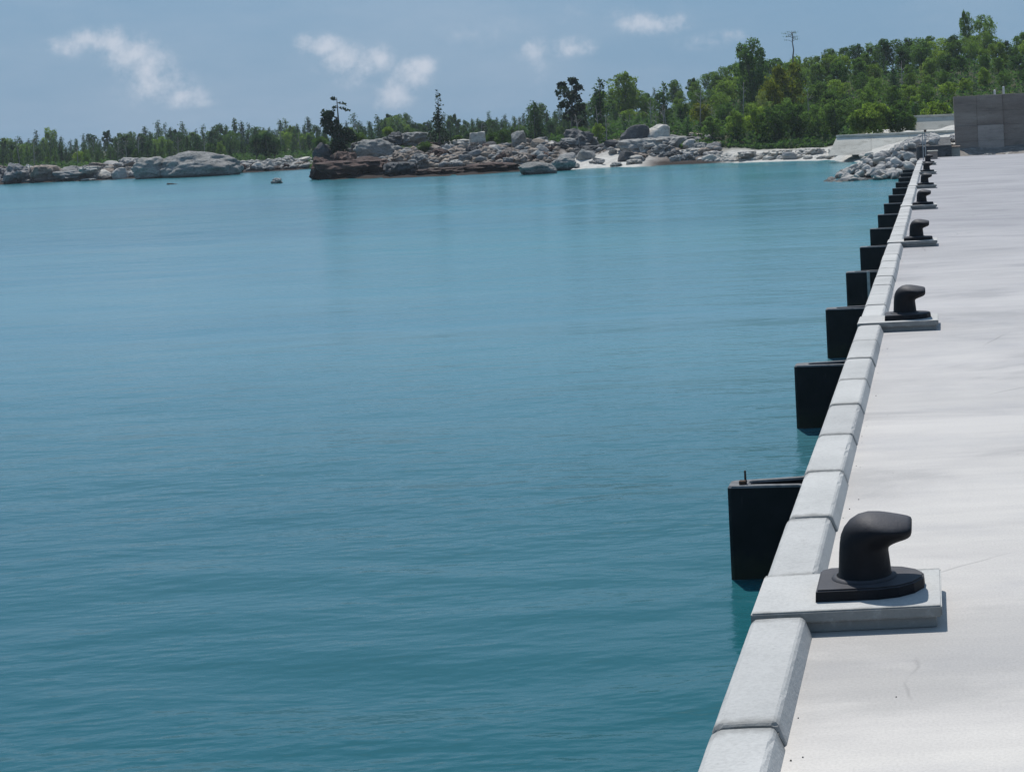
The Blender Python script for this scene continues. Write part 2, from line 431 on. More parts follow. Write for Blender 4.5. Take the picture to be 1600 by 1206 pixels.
def leaf_mat(name, a, b_, c, transl=0.48):
    m, nt, b = mat(name)
    oi = nt.nodes.new('ShaderNodeObjectInfo')
    n1 = noise_n(nt, 1.6, 3, 0.6, 'World')
    col = ramp(nt, n1, [(0.3, a), (0.52, b_), (0.75, c)])
    v = ramp(nt, oi.outputs['Random'], [(0, (0.55, 0.66, 0.68)), (0.5, (1, 1, 1)), (1, (1.6, 1.4, 0.95))])
    col = mixcol(nt, 1.0, col, v, 'MULTIPLY')
    nt.links.new(col, b.inputs['Base Color'])
    b.inputs['Roughness'].default_value = 0.7; b.inputs['Specular IOR Level'].default_value = 0.08
    tr = nt.nodes.new('ShaderNodeBsdfTranslucent')
    nt.links.new(mixcol(nt, 1.0, col, (1.1, 1.35, 0.6), 'MULTIPLY'), tr.inputs[0])
    mx = nt.nodes.new('ShaderNodeMixShader'); mx.inputs[0].default_value = transl
    out = nt.nodes['Material Output']
    nt.links.new(b.outputs[0], mx.inputs[1]); nt.links.new(tr.outputs[0], mx.inputs[2])
    nt.links.new(mx.outputs[0], out.inputs[0])
    return m
M['needle'] = leaf_mat('conifer_needles', (0.035, 0.068, 0.040), (0.055, 0.10, 0.055), (0.085, 0.14, 0.065))
M['needle_dark'] = leaf_mat('dark_needles', (0.018, 0.032, 0.020), (0.028, 0.048, 0.028), (0.045, 0.07, 0.036), 0.2)
M['leaf'] = leaf_mat('broad_leaves', (0.078, 0.125, 0.045), (0.15, 0.22, 0.072), (0.26, 0.34, 0.125))
M['leaf_dark'] = leaf_mat('dark_leaves', (0.06, 0.095, 0.034), (0.12, 0.18, 0.058), (0.20, 0.27, 0.09))
M['leaf_yellow'] = leaf_mat('olive_yellow_leaves', (0.10, 0.12, 0.02), (0.15, 0.16, 0.028), (0.21, 0.20, 0.04))
M['leaf_silver'] = leaf_mat('pale_silvery_leaves', (0.10, 0.13, 0.075), (0.17, 0.20, 0.13), (0.28, 0.31, 0.22))
m, nt, b = mat('bark')
nt.links.new(ramp(nt, noise_n(nt, 6, 4, 0.6, 'Object', (1, 1, .25)), [(0.3, (0.09, 0.08, 0.07)), (0.7, (0.24, 0.22, 0.20))]), b.inputs['Base Color'])
b.inputs['Roughness'].default_value = 0.95
M['bark'] = m

# water
m, nt, b = mat('sea_water')
g = nt.nodes.new('ShaderNodeNewGeometry')
at = nt.nodes.new('ShaderNodeAttribute'); at.attribute_name = 'shallow'
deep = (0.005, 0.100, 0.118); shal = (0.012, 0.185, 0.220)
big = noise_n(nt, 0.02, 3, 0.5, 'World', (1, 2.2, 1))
a2 = nt.nodes.new('ShaderNodeAttribute'); a2.attribute_name = 'sky_sheen'
colw = mixcol(nt, at.outputs['Fac'], mixcol(nt, a2.outputs['Fac'], deep, (0.098, 0.238, 0.285)), shal)  # body colour lifted off the quay: sky reflection painted into the water
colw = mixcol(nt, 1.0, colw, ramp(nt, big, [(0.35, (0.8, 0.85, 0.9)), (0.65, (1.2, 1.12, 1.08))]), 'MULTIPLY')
nt.links.new(colw, b.inputs['Base Color'])
b.inputs['IOR'].default_value = 1.333
rgh = nt.nodes.new('ShaderNodeMapRange'); rgh.inputs['To Min'].default_value = 0.15; rgh.inputs['To Max'].default_value = 0.19
nt.links.new(a2.outputs['Fac'], rgh.inputs['Value']); nt.links.new(rgh.outputs[0], b.inputs['Roughness'])
nA = noise_n(nt, 1.9, 3, 0.55, 'World', (0.6, 1.25, 1), 0.1)
nB = noise_n(nt, 6.5, 3, 0.55, 'World', (0.65, 1.15, 1), 0.0)
nC = noise_n(nt, 0.045, 3, 0.55, 'World', (0.6, 2.2, 1), 0.6)
stren = nt.nodes.new('ShaderNodeMapRange'); stren.interpolation_type = 'SMOOTHSTEP'
stren.inputs['From Min'].default_value = 0.38; stren.inputs['From Max'].default_value = 0.58
stren.inputs['To Min'].default_value = 0.45; stren.inputs['To Max'].default_value = 1.45
nt.links.new(nC, stren.inputs['Value'])
nD = noise_n(nt, 0.42, 3, 0.6, 'World', (0.6, 1.3, 1), 0.2)
p = bump(nt, b, MA(nt, 'MULTIPLY', nD, stren.outputs[0]), 0.6, 0.125)
p = bump(nt, b, MA(nt, 'MULTIPLY', nA, stren.outputs[0]), 0.6, 0.075, p)
bump(nt, b, MA(nt, 'MULTIPLY', nB, stren.outputs[0]), 0.6, 0.018, p)
M['water'] = m

# ------------------------------------------------------------------ land
shore = [(-3000, 150), (-800, 115), (-4, 105), (250, 105), (440, 109), (488, 111), (500, 82), (515, 80.5), (600, 79.5), (700, 79), (800, 79), (870, 79), (900, 80),
         (1000, 80), (1100, 79), (1200, 77.5), (1300, 75.5), (1345, 70), (1385, 60), (1425, 56), (1600, 56), (3500, 56), (6000, 56)]
sx = np.array([s[0] for s in shore], float); sy = np.array([s[1] for s in shore], float)
skyl = [(-800, 215), (0, 212), (70, 210), (110, 216), (200, 203), (300, 196), (400, 196), (455, 192), (500, 196), (600, 182), (690, 184), (760, 178), (830, 174),
        (880, 165), (930, 140), (970, 128), (1030, 132), (1080, 112), (1130, 100), (1170, 80), (1240, 88), (1290, 66), (1340, 52), (1420, 52), (1470, 48),
        (1510, 36), (1550, 48), (1600, 46), (1700, 40), (2400, 40), (4000, 60)]
kx = np.array([s[0] for s in skyl], float); ky = np.array([s[1] for s in skyl], float)

def sstep(a, b, x):
    t = np.clip((x - a) / (b - a), 0, 1)
    return t * t * (3 - 2 * t)

YB = lambda xi: np.interp(xi, [300, 900, 1200, 1500], [175, 150, 125, 115])     # back row depth
def zsky(xi, Yn):            # height whose picture lies on the skyline
    d = (xi - VX) * TH + (np.interp(xi, kx, ky) - VY)
    return EYE - d * Yn / 2000.0

def ground(xi, Yn):
    """land height at picture column xi (direction) and depth Yn"""
    xi = np.asarray(xi, float); Yn = np.asarray(Yn, float)
    s = np.interp(xi, sx, sy)
    dd = Yn - s
    z = -1.6 + 1.02 * sstep(-9, 0, dd) + 0.55 * sstep(-0.5, 5, dd)
    z = z + 0.35 * sstep(4, 16, dd)
    isl = sstep(500, 530, xi) * (1 - sstep(860, 930, xi))
    z = z + isl * (0.75 * sstep(2, 8, dd) * (1 - sstep(12, 26, dd)))
    mid = sstep(900, 980, xi) * (1 - sstep(1120, 1200, xi))
    z = z + mid * (0.8 * sstep(2, 8, dd))
    yb = YB(xi)
    zb = np.maximum(zsky(xi, yb) - 4.2, 0.2)
    start = np.maximum(s + 9, np.interp(xi, [1250, 1350], [0, 78]))
    z = z + (zb - 0.2) * sstep(start - 4, yb + 3, Yn)
    z = z + 0.3 * sstep(1440, 1500, xi) * sstep(57, 61, Yn) * (1 - sstep(1600, 1700, xi))
    z = z + 0.45 * sstep(1290, 1330, xi) * sstep(70, 72.5, Yn)
    return z

cols = np.concatenate([np.linspace(-3000, -60, 40)[:-1], np.linspace(-60, 1700, 360)[:-1], np.linspace(1700, 6000, 40)])
rows = np.concatenate([np.linspace(54, 200, 210)[:-1], np.geomspace(200, 600, 14)])
XI, YN = np.meshgrid(cols, rows)
Z = ground(XI, np.minimum(YN, 200))
nv = np.zeros_like(Z)
for i in range(Z.shape[0]):
    for j in range(Z.shape[1]):
        nv[i, j] = noise.fractal(Vector((XI[i, j] * YN[i, j] / 2000 * 0.5, YN[i, j] * K * 0.5, 0)), 0.8, 2.0, 4)
Z = Z + nv * 0.16
s_ = np.interp(XI, sx, sy)
# keep the ground clear of the deck slab
under = (YN < 54.6) & (XI > 1435)
Z[under] = -0.6
V = np.stack([(XI - VX) * YN / 2000.0, YN * K, Z], -1).reshape(-1, 3)
nr, ncl = Z.shape
ii = (np.arange(nr - 1)[:, None] * ncl + np.arange(ncl - 1)[None, :]).ravel()
F = np.stack([ii, ii + 1, ii + ncl + 1, ii + ncl], -1)
me = np_mesh('land', V, F, [M['land']], smooth=True)
gd = np.where((XI > 1060) & (XI < 1300), 3.0, 6.0)
green = sstep(gd, gd * 1.8, (YN - s_)) * np.where((XI > 1290) & (YN < 79), 0, 1.0)
a = me.attributes.new('green', 'FLOAT', 'POINT'); a.data.foreach_set('value', green.ravel().astype(np.float32))
beach = sstep(868, 885, XI) * (1 - sstep(985, 1040, XI)) * (1 - sstep(3, 7, YN - s_)) + sstep(1100, 1150, XI) * (1 - .85 * sstep(1440, 1480, XI) * (1 - sstep(60, 61, YN)))
a = me.attributes.new('beach', 'FLOAT', 'POINT'); a.data.foreach_set('value', np.clip(beach, 0, 1).ravel().astype(np.float32))
props(link('ground', me), kind='structure')

def gz(X, Y):                # ground height at a world point
    Yn = Y / K
    return float(ground(VX + X * 2000.0 / Yn, Yn)) + 0.16 * noise.fractal(Vector((X * 0.5, Y * 0.5, 0)), 0.8, 2.0, 4)

# ------------------------------------------------------------------ water
rowsW = np.geomspace(6.0, 850, 780)
tc_ = np.concatenate([np.linspace(-4, -1.0, 60)[:-1], np.linspace(-1.0, 0.35, 420)[:-1], np.linspace(0.35, 3, 30)])
T, Rr = np.meshgrid(tc_, rowsW)
AX, AY = 2.0, -7.0
WX = AX + T * Rr * 0.8; WY = AY + Rr
H = np.zeros_like(WX)
wr = np.random.RandomState(3)
spacing = Rr * (math.log(850 / 6.0) / 780)
patch = 0.6 + 0.4 * np.sin(WX * 0.11 + 1.3 * np.sin(WY * 0.05)) * np.sin(WY * 0.07 + 2 + np.sin(WX * .06))
for k in range(46):
    lam = math.exp(wr.uniform(math.log(0.55), math.log(5.5)))
    an = wr.normal(math.radians(-98), math.radians(27))
    kk = 2 * math.pi / lam
    ph = wr.uniform(0, 6.28)
    amp = 0.0019 * lam ** 0.5
    damp = np.clip((lam / spacing - 2.5) / 3.0, 0, 1)
    H += amp * damp * np.sin(kk * (WX * math.cos(an) + WY * math.sin(an)) + ph + 0.6 * np.sin(WX * 0.37 + k) * np.sin(WY * 0.23 + k * 2))
H *= patch
V = np.stack([WX, WY, WZ + H], -1).reshape(-1, 3)
nr, ncl = WX.shape
ii = (np.arange(nr - 1)[:, None] * ncl + np.arange(ncl - 1)[None, :]).ravel()
F = np.stack([ii, ii + 1, ii + ncl + 1, ii + ncl], -1)
me = np_mesh('sea', V, F, [M['water']], smooth=True)
Ynw = np.maximum(WY, 1) / K
xiw = VX + WX * 2000 / Ynw
sd = np.interp(xiw, sx, sy) - Ynw
shal = (1 - sstep(2, 34, sd)) * sstep(820, 1100, xiw) * 0.3 + (1 - sstep(28, 72, sd + 4 * np.sin(xiw * .006))) * 0.7
shal = np.clip(shal, 0, 1)
a = me.attributes.new('shallow', 'FLOAT', 'POINT'); a.data.foreach_set('value', shal.ravel().astype(np.float32))
a = me.attributes.new('sky_sheen', 'FLOAT', 'POINT'); a.data.foreach_set('value', (sstep(5, 24, WY + 1.2 * np.sin(WX * .25)) * (1 - .5 * sstep(34, 60, WY + 5 * np.sin(WX * .09 + 1)))).ravel().astype(np.float32))  # second mask: where the painted sky reflection tints the water
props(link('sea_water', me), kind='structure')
mb = mesh('seabed', [(-1500, -60, -5), (1500, -60, -5), (1500, 860, -5), (-1500, 860, -5)], [(0, 1, 2, 3)], M['land'])
props(link('seabed', mb), kind='structure')

# ------------------------------------------------------------------ quay: deck, kerb blocks, plinths
QX0, QXR = -0.80, -0.565
DECK_END = 54.0 * K
bm = bm_box(QX0 + 0.012, 40, -14, DECK_END, -1.0, 0.0)
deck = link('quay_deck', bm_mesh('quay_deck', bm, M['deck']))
props(deck, kind='structure')
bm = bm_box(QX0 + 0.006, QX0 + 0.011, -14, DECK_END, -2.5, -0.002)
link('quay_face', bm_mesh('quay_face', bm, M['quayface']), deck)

BOL = [4.94, 11.65, 18.8, 25.9, 32.8, 39.9, 46.6]     # front edges of plinths (depth units)
BOLY = [v * K for v in BOL]
PD = 0.585                                             # plinth depth

def kerb_mesh(L, r, top):
    """one precast block, origin at its near outer bottom corner"""
    h = 0.078 + top
    prof = [(0.0, 0.001), (0.0, h - 0.026), (0.007, h - 0.012), (0.022, h - 0.002), (0.036, h), (0.12, h + 0.0012), (0.195, h), (0.205, h - 0.004), (0.213, h - 0.014), (0.237, 0.001)]
    ys = [0, 0.006, 0.016] + [0.016 + (L - 0.032) * k / 17 for k in range(1, 17)] + [L - 0.016, L - 0.006, L]
    V, Fc = [], []
    for j, y in enumerate(ys):
        e = 0.009 if j in (0, len(ys) - 1) else (0.003 if j in (1, len(ys) - 2) else 0)
        for i, (x, z) in enumerate(prof):
            jit = r.uniform(-1, 1) * 0.0005 if 0 < i < len(prof) - 1 else 0
            chip = 0.0
            if i in (2, 3, 7) : chip = r.uniform(0.0, 0.0012) if r.random() > 0.13 else r.uniform(0.002, 0.0065)
            cx = 0.118
            V.append((x + (cx - x) / 0.118 * e * (1 if 0 < i < 9 else .4) + jit + (chip if i < 5 else -chip), y + (r.uniform(-.002, .002) if 0 < j < len(ys) - 1 else 0), z - (e if 0 < i < len(prof) - 1 else 0) + jit - chip * .6))
    n = len(prof)
    for j in range(len(ys) - 1):
        for i in range(n - 1):
            a_ = j * n + i
            Fc.append((a_, a_ + n, a_ + n + 1, a_ + 1))
    Fc.append(tuple(range(n))); Fc.append(tuple(range((len(ys) - 1) * n, len(ys) * n))[::-1])
    me = mesh('kerb_block', V, Fc, M['kerb'], smooth=False)
    return me

def add_kerb(y0, y1, L0=1.1):
    n = max(1, round((y1 - y0) / L0))
    L = (y1 - y0) / n
    for i in range(n):
        o = link('kerb_block', kerb_mesh(L - 0.024, rnd, rnd.uniform(-0.004, 0.004)), deck)
        o.location = (QX0 + rnd.uniform(-0.003, 0.003), y0 + i * L + 0.007, 0)
        o.rotation_euler = (0, 0, rnd.uniform(-0.002, 0.002))
    # recessed mortar under the joints
    bm = bm_box(QX0 + 0.015, QXR - 0.022, y0 + 0.003, y1 - 0.003, 0.001, 0.045)
    link('joint_mortar', bm_mesh('joint_mortar', bm, M['joint']), deck)

edges = [-8.0]
prev = BOLY[0] - 12 * 1.22
for by in BOLY:
    add_kerb(prev, by, 1.22 if by == BOLY[0] else 1.1)
    prev = by + PD
add_kerb(prev, 49.3 * K)

def plinth(y0, r):
    bm = bmesh.new()
    x0, x1, z = QX0 - 0.002, -0.062, 0.088
    vs = [(x0, y0 + .006), (x1, y0 + .006 + r.uniform(-.004, .004)), (x1 + r.uniform(-.004, .004), y0 + PD - .006), (x0, y0 + PD - .006)]
    b0 = [bm.verts.new((x, y, 0.043)) for x, y in vs]; t0 = [bm.verts.new((x, y, z)) for x, y in vs]
    bm.faces.new(b0[::-1]); bm.faces.new(t0)
    for i in range(4): bm.faces.new((b0[i], b0[(i + 1) % 4], t0[(i + 1) % 4], t0[i]))
    bmesh.ops.bevel(bm, geom=list(bm.edges), offset=0.006, segments=2, affect='EDGES')
    p = link('bollard_plinth', bm_mesh('bollard_plinth', bm, M['kerb']), deck)
    bm = bm_box(x0 + .01, x1 - 0.022, y0 + .026, y0 + PD - .03, 0.001, 0.042, .004)
    link('plinth_bed', bm_mesh('plinth_bed', bm, M['kerb']), deck)
for by in BOLY: plinth(by, rnd)

# ------------------------------------------------------------------ bollards
def bollard_meshes():
    # base plate: straight seaward end, tapered rounded landward end
    plan = [(-0.19, -0.185), (0.06, -0.188), (0.14, -0.165), (0.20, -0.115), (0.238, -0.04), (0.24, 0.03), (0.21, 0.09), (0.15, 0.14), (0.06, 0.165), (-0.15, 0.165), (-0.19, 0.13)]
    bm = bmesh.new()
    lo = [bm.verts.new((x, y, 0.001)) for x, y in plan]
    up = [bm.verts.new((x * .985, y * .985, 0.046)) for x, y in plan]
    bm.faces.new(lo[::-1]); top = bm.faces.new(up)
    n = len(plan)
    for i in range(n): bm.faces.new((lo[i], lo[(i + 1) % n], up[(i + 1) % n], up[i]))
    bmesh.ops.bevel(bm, geom=[e for e in top.edges], offset=0.007, segments=3, affect='EDGES')
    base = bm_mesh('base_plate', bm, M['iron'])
    # column and overhanging head, one casting lofted along a bent spine
    outer = [(-.121, .046), (-.112, .052), (-.107, .062), (-.104, .10), (-.101, .145), (-.097, .185), (-.090, .220), (-.076, .250), (-.053, .277), (-.020, .297), (.020, .306), (.062, .304), (.104, .297), (.146, .288), (.178, .280), (.193, .273), (.197, .263)]
    inner = [(.121, .046), (.112, .052), (.107, .062), (.104, .10), (.101, .130), (.099, .148), (.100, .158), (.104, .164), (.111, .169), (.120, .173), (.131, .177), (.143, .181), (.156, .185), (.169, .190), (.181, .196), (.191, .205), (.196, .219)]
    half = [.121, .112, .107, .105, .105, .107, .113, .121, .129, .136, .140, .139, .134, .124, .111, .098, .084]
    secs = [((o_[0] + i_[0]) / 2, (o_[1] + i_[1]) / 2, h_, Vector((i_[0] - o_[0], 0, i_[1] - o_[1])) / 2) for o_, i_, h_ in zip(outer, inner, half)]
    NS = 28
    bm = bmesh.new(); rings = []
    for k, (cx, cz, b_, ex) in enumerate(secs):
        a_ = 1.0
        # squarer section on the head
        p = 1.0 + 0.30 * min(max((k - 5) / 5, 0), 1) - .25 * min(max((k - 12) / 4, 0), 1)
        ring = []
        for i in range(NS):
            an = 2 * math.pi * i / NS
            c_, s_ = math.cos(an), math.sin(an)
            c_ = math.copysign(abs(c_) ** p, c_); s_ = math.copysign(abs(s_) ** p, s_)
            ring.append(bm.verts.new(Vector((cx, 0, cz)) + ex * (a_ * c_) + Vector((0, 1, 0)) * (b_ * s_)))
        rings.append(ring)
    for a_, c_ in zip(rings, rings[1:]):
        for i in range(NS): bm.faces.new((a_[i], a_[(i + 1) % NS], c_[(i + 1) % NS], c_[i]))
    bm.faces.new(rings[0][::-1]); bm.faces.new(rings[-1])
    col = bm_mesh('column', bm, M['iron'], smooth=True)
    # weld collar
    bm = bmesh.new(); rr = []
    for z, r_ in ((0.0445, 0.134), (0.053, 0.128), (0.056, 0.112)):
        rr.append([bm.verts.new((r_ * math.cos(2 * math.pi * i / 28) - .003, r_ * math.sin(2 * math.pi * i / 28), z)) for i in range(28)])
    for a_, c_ in zip(rr, rr[1:]):
        for i in range(28): bm.faces.new((a_[i], a_[(i + 1) % 28], c_[(i + 1) % 28], c_[i]))
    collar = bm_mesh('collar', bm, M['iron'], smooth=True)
    return base, col, collar

base_me, col_me, collar_me = bollard_meshes()
# cast relief marks on top of the head
def relief_mesh():
    bm = bmesh.new()
    def bar(x0, y0, x1, y1, w, z0, z1, h=.002):
        d = Vector((x1 - x0, y1 - y0, 0)).normalized(); s = Vector((-d.y, d.x, 0)) * w / 2
        vs = []
        for (x, y, z) in ((x0, y0, z0), (x1, y1, z1)):
            for q in (-1, 1):
                for hh in (-0.012, h): vs.append(bm.verts.new((x + s.x * q, y + s.y * q, z + hh)))
        for f in ((0, 1, 3, 2), (4, 6, 7, 5), (0, 4, 5, 1), (2, 3, 7, 6), (1, 5, 7, 3)): bm.faces.new([vs[i] for i in f])
    zt = lambda x: 0.296 - (x - 0.085) * 0.30
    bar(0.085, 0.035, 0.125, 0.005, .007, zt(.085) - .002, zt(.125) - .002)
    for k in range(4):
        y = -0.055 + k * 0.02
        bar(0.140, y, 0.158, y, .006, zt(.140) - .004, zt(.158) - .006)
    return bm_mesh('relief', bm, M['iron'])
rel_me = relief_mesh()

bol_label = ['black curved iron bollard nearest the camera, its hooked head and marks on top clearly seen',
             'second black hooked bollard along the quay, beside the second fender group',
             'third black hooked bollard from the camera on a thin grey plinth',
             'fourth black hooked bollard from the camera, small with a light gap beyond its hook',
             'fifth black hooked bollard from the camera, far down the quay',
             'sixth black bollard from the camera, close to the far end of the kerb',
             'farthest small black bollard at the very end of the quay']
for i, by in enumerate(BOLY):
    e = link('mooring_bollard', None)
    e.location = (-0.369, by + 0.315, 0.0885)
    e.rotation_euler = (0, 0, rnd.uniform(-0.03, 0.03) if i else 0)
    e.scale = (1, 1, 1)
    props(e, bol_label[i], 'bollard', 'black bollards along the quay edge')
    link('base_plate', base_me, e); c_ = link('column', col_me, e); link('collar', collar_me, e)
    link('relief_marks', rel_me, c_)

# ------------------------------------------------------------------ fenders
FY = [7.38, 10.86, 13.95, 17.1, 20.25, 23.35, 26.5, 29.6, 32.55, 35.45, 38.3, 41.1, 43.8, 46.4]
FX0, FX1 = -1.30, QX0 + 0.004
FT = -0.115
def fender_meshes():
    # plan of a V-type rubber fender: narrow head, two legs, wide flanges
    out = [(FX1, -0.17), (-0.86, -0.17), (-0.88, -0.125), (FX0 + .02, -0.085), (FX0, -0.065), (FX0, 0.065), (FX0 + .02, 0.085), (-0.88, 0.125), (-0.86, 0.17), (FX1, 0.17)]
    inn = [(FX1, -0.085), (-0.87, -0.085), (-0.90, -0.08), (-1.16, -0.045), (-1.175, -0.035), (-1.175, 0.035), (-1.16, 0.045), (-0.90, 0.08), (-0.87, 0.085), (FX1, 0.085)]
    bm = bmesh.new()
    zb, zt = -1.6, FT
    n = len(out)
    ot = [bm.verts.new((x, y, zt - .012)) for x, y in out]; ob = [bm.verts.new((x, y, zb)) for x, y in out]
    it = [bm.verts.new((x, y, zt - .012)) for x, y in inn]; ib = [bm.verts.new((x, y, zb)) for x, y in inn]
    for i in range(n - 1):
        bm.faces.new((ot[i], ot[i + 1], ob[i + 1], ob[i]))
        bm.faces.new((it[i], it[i + 1], ib[i + 1], ib[i]))
    body = bm_mesh('fender_body', bm, M['rubber'])
    bm = bmesh.new()
    g = lambda p, c, s: (p[0] + (c[0] - p[0]) * s, p[1] + (c[1] - p[1]) * s)
    a0 = [bm.verts.new((x, y, zt - .012)) for x, y in out]; a1 = [bm.verts.new((*g(p, q, .08), zt)) for p, q in zip(out, inn)]
    b0 = [bm.verts.new((x, y, zt - .012)) for x, y in inn]; b1 = [bm.verts.new((*g(q, p, .08), zt)) for p, q in zip(out, inn)]
    for i in range(n - 1):
        bm.faces.new((a0[i], a0[i + 1], a1[i + 1], a1[i]))
        bm.faces.new((a1[i], a1[i + 1], b1[i + 1], b1[i]))
        bm.faces.new((b1[i], b1[i + 1], b0[i + 1], b0[i]))
    rim = bm_mesh('top_rim', bm, M['rubber_top'])
    return body, rim
fb, fr = fender_meshes()
words_ = ['nearest', 'second', 'third', 'fourth', 'fifth', 'sixth', 'seventh', 'eighth', 'ninth', 'tenth', 'eleventh', 'twelfth', 'thirteenth', 'farthest']
for i, fy in enumerate(FY):
    e = link('rubber_fender', None); e.location = (0, fy * K + 0.09, 0)
    lab = {0: 'large black rubber fender nearest the camera, with a rusty bolt on its top',
           3: 'fourth black rubber fender from the camera, with a pale strap hanging on its face'}.get(i, words_[i] + ' black rubber fender from the camera on the quay side')
    if i == 13: lab = 'farthest black rubber fender on the quay side, against the rubble slope'
    props(e, lab, 'fender', 'rubber fenders along the quay side')
    e.rotation_euler = (0, 0, 0)
    b_ = link('fender_body', fb, e); link('top_rim', fr, e)
    if i == 0:
        bm = bm_tube([(-1.20, -.02, FT - .03), (-1.20, -.02, FT + .075)], [.007, .006], 6)
        link('bolt', bm_mesh('bolt', bm, M['rust']), e)
        bm = bm_box(-1.235, -1.19, -.055, -.015, FT + .001, FT + .022, .006)
        link('nut', bm_mesh('nut', bm, M['rust']), e)
    if i == 3:
        bm = bm_box(-1.015, -0.975, -0.1605, -0.148, -0.60, FT + .012, .003)
        link('strap', bm_mesh('strap', bm, M['steel']), e)

# ------------------------------------------------------------------ walls beyond the quay
e = link('concrete_wall', None); wy = 60 * K; e.location = (0.85, wy, 0)
props(e, 'tall dark weathered concrete block wall at the end of the quay deck', 'wall')
def wpart(name, x0, x1, y0, y1, z0, z1, m_, par, bev=0.02, base=(0.85, wy)):
    bm = bm_box(x0 - base[0], x1 - base[0], y0 - base[1], y1 - base[1], z0, z1, bev)
    return link(name, bm_mesh(name, bm, m_), par)
ztop = 2.58
M['wall_mid'] = concrete('patched_wall_concrete', (0.40, 0.33, 0.285), (0.54, 0.45, 0.40), (0.6, 1, 2.0), 0.5, 0.9, 22, (0.6, 0.6, 0.62), 0.6)
rows_w = [(-0.2, 0.46), (0.463, 1.18), (1.183, 1.85), (1.853, ztop)]
for ri, (z0_, z1_) in enumerate(rows_w):
    for ci, (x0_, x1_) in enumerate(((0.85, 1.92), (1.925, 3.14), (3.145, 5.0), (5.005, 7.4), (7.405, 11))):
        y0_ = wy - (.07 if ci < 2 and ri < 2 else 0.0) + (.10 if ci > 1 else 0) + .006 * ((ri * 3 + ci) % 3)
        wpart('wall_panel', x0_, x1_, y0_, wy + 1.2, z0_, z1_ + (.012 * ci if ri == 3 else 0), M['wall_mid'] if (ci == 1 and ri < 2) else M['wall_dark'], e, .012)
for (px, h_, lab) in ((1555, .22, 'small white post standing in for light between the trees, the left one'), (1569, .34, 'taller white post standing in for light between the trees, the right one')):
    p_ = PY(px, 150, 60)  # posts added in place of light showing through the trees
    bm = bm_tube([(0, 0, 0), (0, 0, h_), (0, 0, h_ + .03)], [.055, .05, .02], 8)
    o = link('light_spot_post', bm_mesh('light_spot_post', bm, M['white']), None, (p_.x, wy + .5, ztop + (.02 if p_.x > 3.14 else 0)))
    props(o, lab, 'post', 'white posts standing in for light between the trees')

def battered_wall(name, label, x0, x1, Y, z0, z1, batter, thick, mt, endslope=0.5, coping=0.12):
    e = link(name, None); e.location = (x0, Y, z0); props(e, label, 'wall')
    n = max(1, int(round((x1 - x0) / 2.2)))
    for i in range(n):
        a_, b_ = (x1 - x0) * i / n + .006, (x1 - x0) * (i + 1) / n - .006
        es = endslope if i == 0 else 0
        V = [(a_ - es * .5, -batter, 0), (b_, -batter, 0), (b_, 0, z1 - z0 - coping), (a_ + es * .35, 0, z1 - z0 - coping),
             (a_ - es * .5, thick, 0), (b_, thick, 0), (b_, thick, z1 - z0 - coping), (a_ + es * .35, thick, z1 - z0 - coping)]
        F_ = [(0, 1, 2, 3), (5, 4, 7, 6), (3, 2, 6, 7), (4, 0, 3, 7), (1, 5, 6, 2)]
        link('wall_panel', mesh('wall_panel', V, F_, mt), e)
        bm = bm_box(a_ + es * .35 - (.02 if i == 0 else -.0), b_, -.035, thick, z1 - z0 - coping + .003, z1 - z0, .012)
        link('coping_slab', bm_mesh('coping_slab', bm, mt), e)
    return e
battered_wall('seawall', 'long low pale concrete seawall with a sloping left end behind the rubble', -5.75, 9.0, 71 * K, -0.25, 0.84, 1.3, .5, M['wall_light'])
battered_wall('seawall', 'short upper grey seawall behind the long one, left of the dark wall', -1.38, 6.0, 76 * K, 0.6, 1.72, 1.0, .5, M['wall_light'], .1)
# low light block wall and dark box at the end of the quay
p_ = PZ(1461, 243, 0)
bm = bm_box(0.0, 1.0, 57.0 * K, 57.6 * K, -.25, .30, .02)
o = link('low_wall', bm_mesh('low_wall', bm, M['wall_light'])); props(o, 'low pale concrete wall just left of the tall dark wall', 'wall')
bm = bm_box(-0.02, 1.02, 57.0 * K - .04, 57.65 * K, .303, .34, .008)
link('coping', bm_mesh('coping', bm, M['wall_dark']), o)
bm = bm_box(-0.40, -0.01, 52.2 * K, 52.2 * K + .5, 0.001, .31, .02)
o = link('concrete_box', bm_mesh('concrete_box', bm, M['wall_dark'])); props(o, 'small dark grey concrete box at the foot of the thin posts', 'concrete block')
bm = bm_box(-0.43, 0.02, 52.2 * K - .03, 52.2 * K + .53, .3125, .345, .01); link('lid', bm_mesh('lid', bm, M['wall_light']), o)
e = link('handrail', None); e.location = (-0.53, 51.2 * K, 0)
props(e, 'pair of thin grey upright posts at the far end of the kerb', 'handrail')
for dx_ in (-.045, .05):
    link('post', bm_mesh('post', bm_tube([(dx_, 0, 0.001), (dx_, 0, 1.12)], [.018, .018], 8), M['steel']), e)
link('rung', bm_mesh('rung', bm_tube([(-.045, 0, .55), (.05, 0, .55)], [.012, .012], 6), M['steel']), e)
link('post_cap', bm_mesh('post_cap', bm_box(.02, .12, -.03, .03, 1.13, 1.23, .01), M['rust']), e)

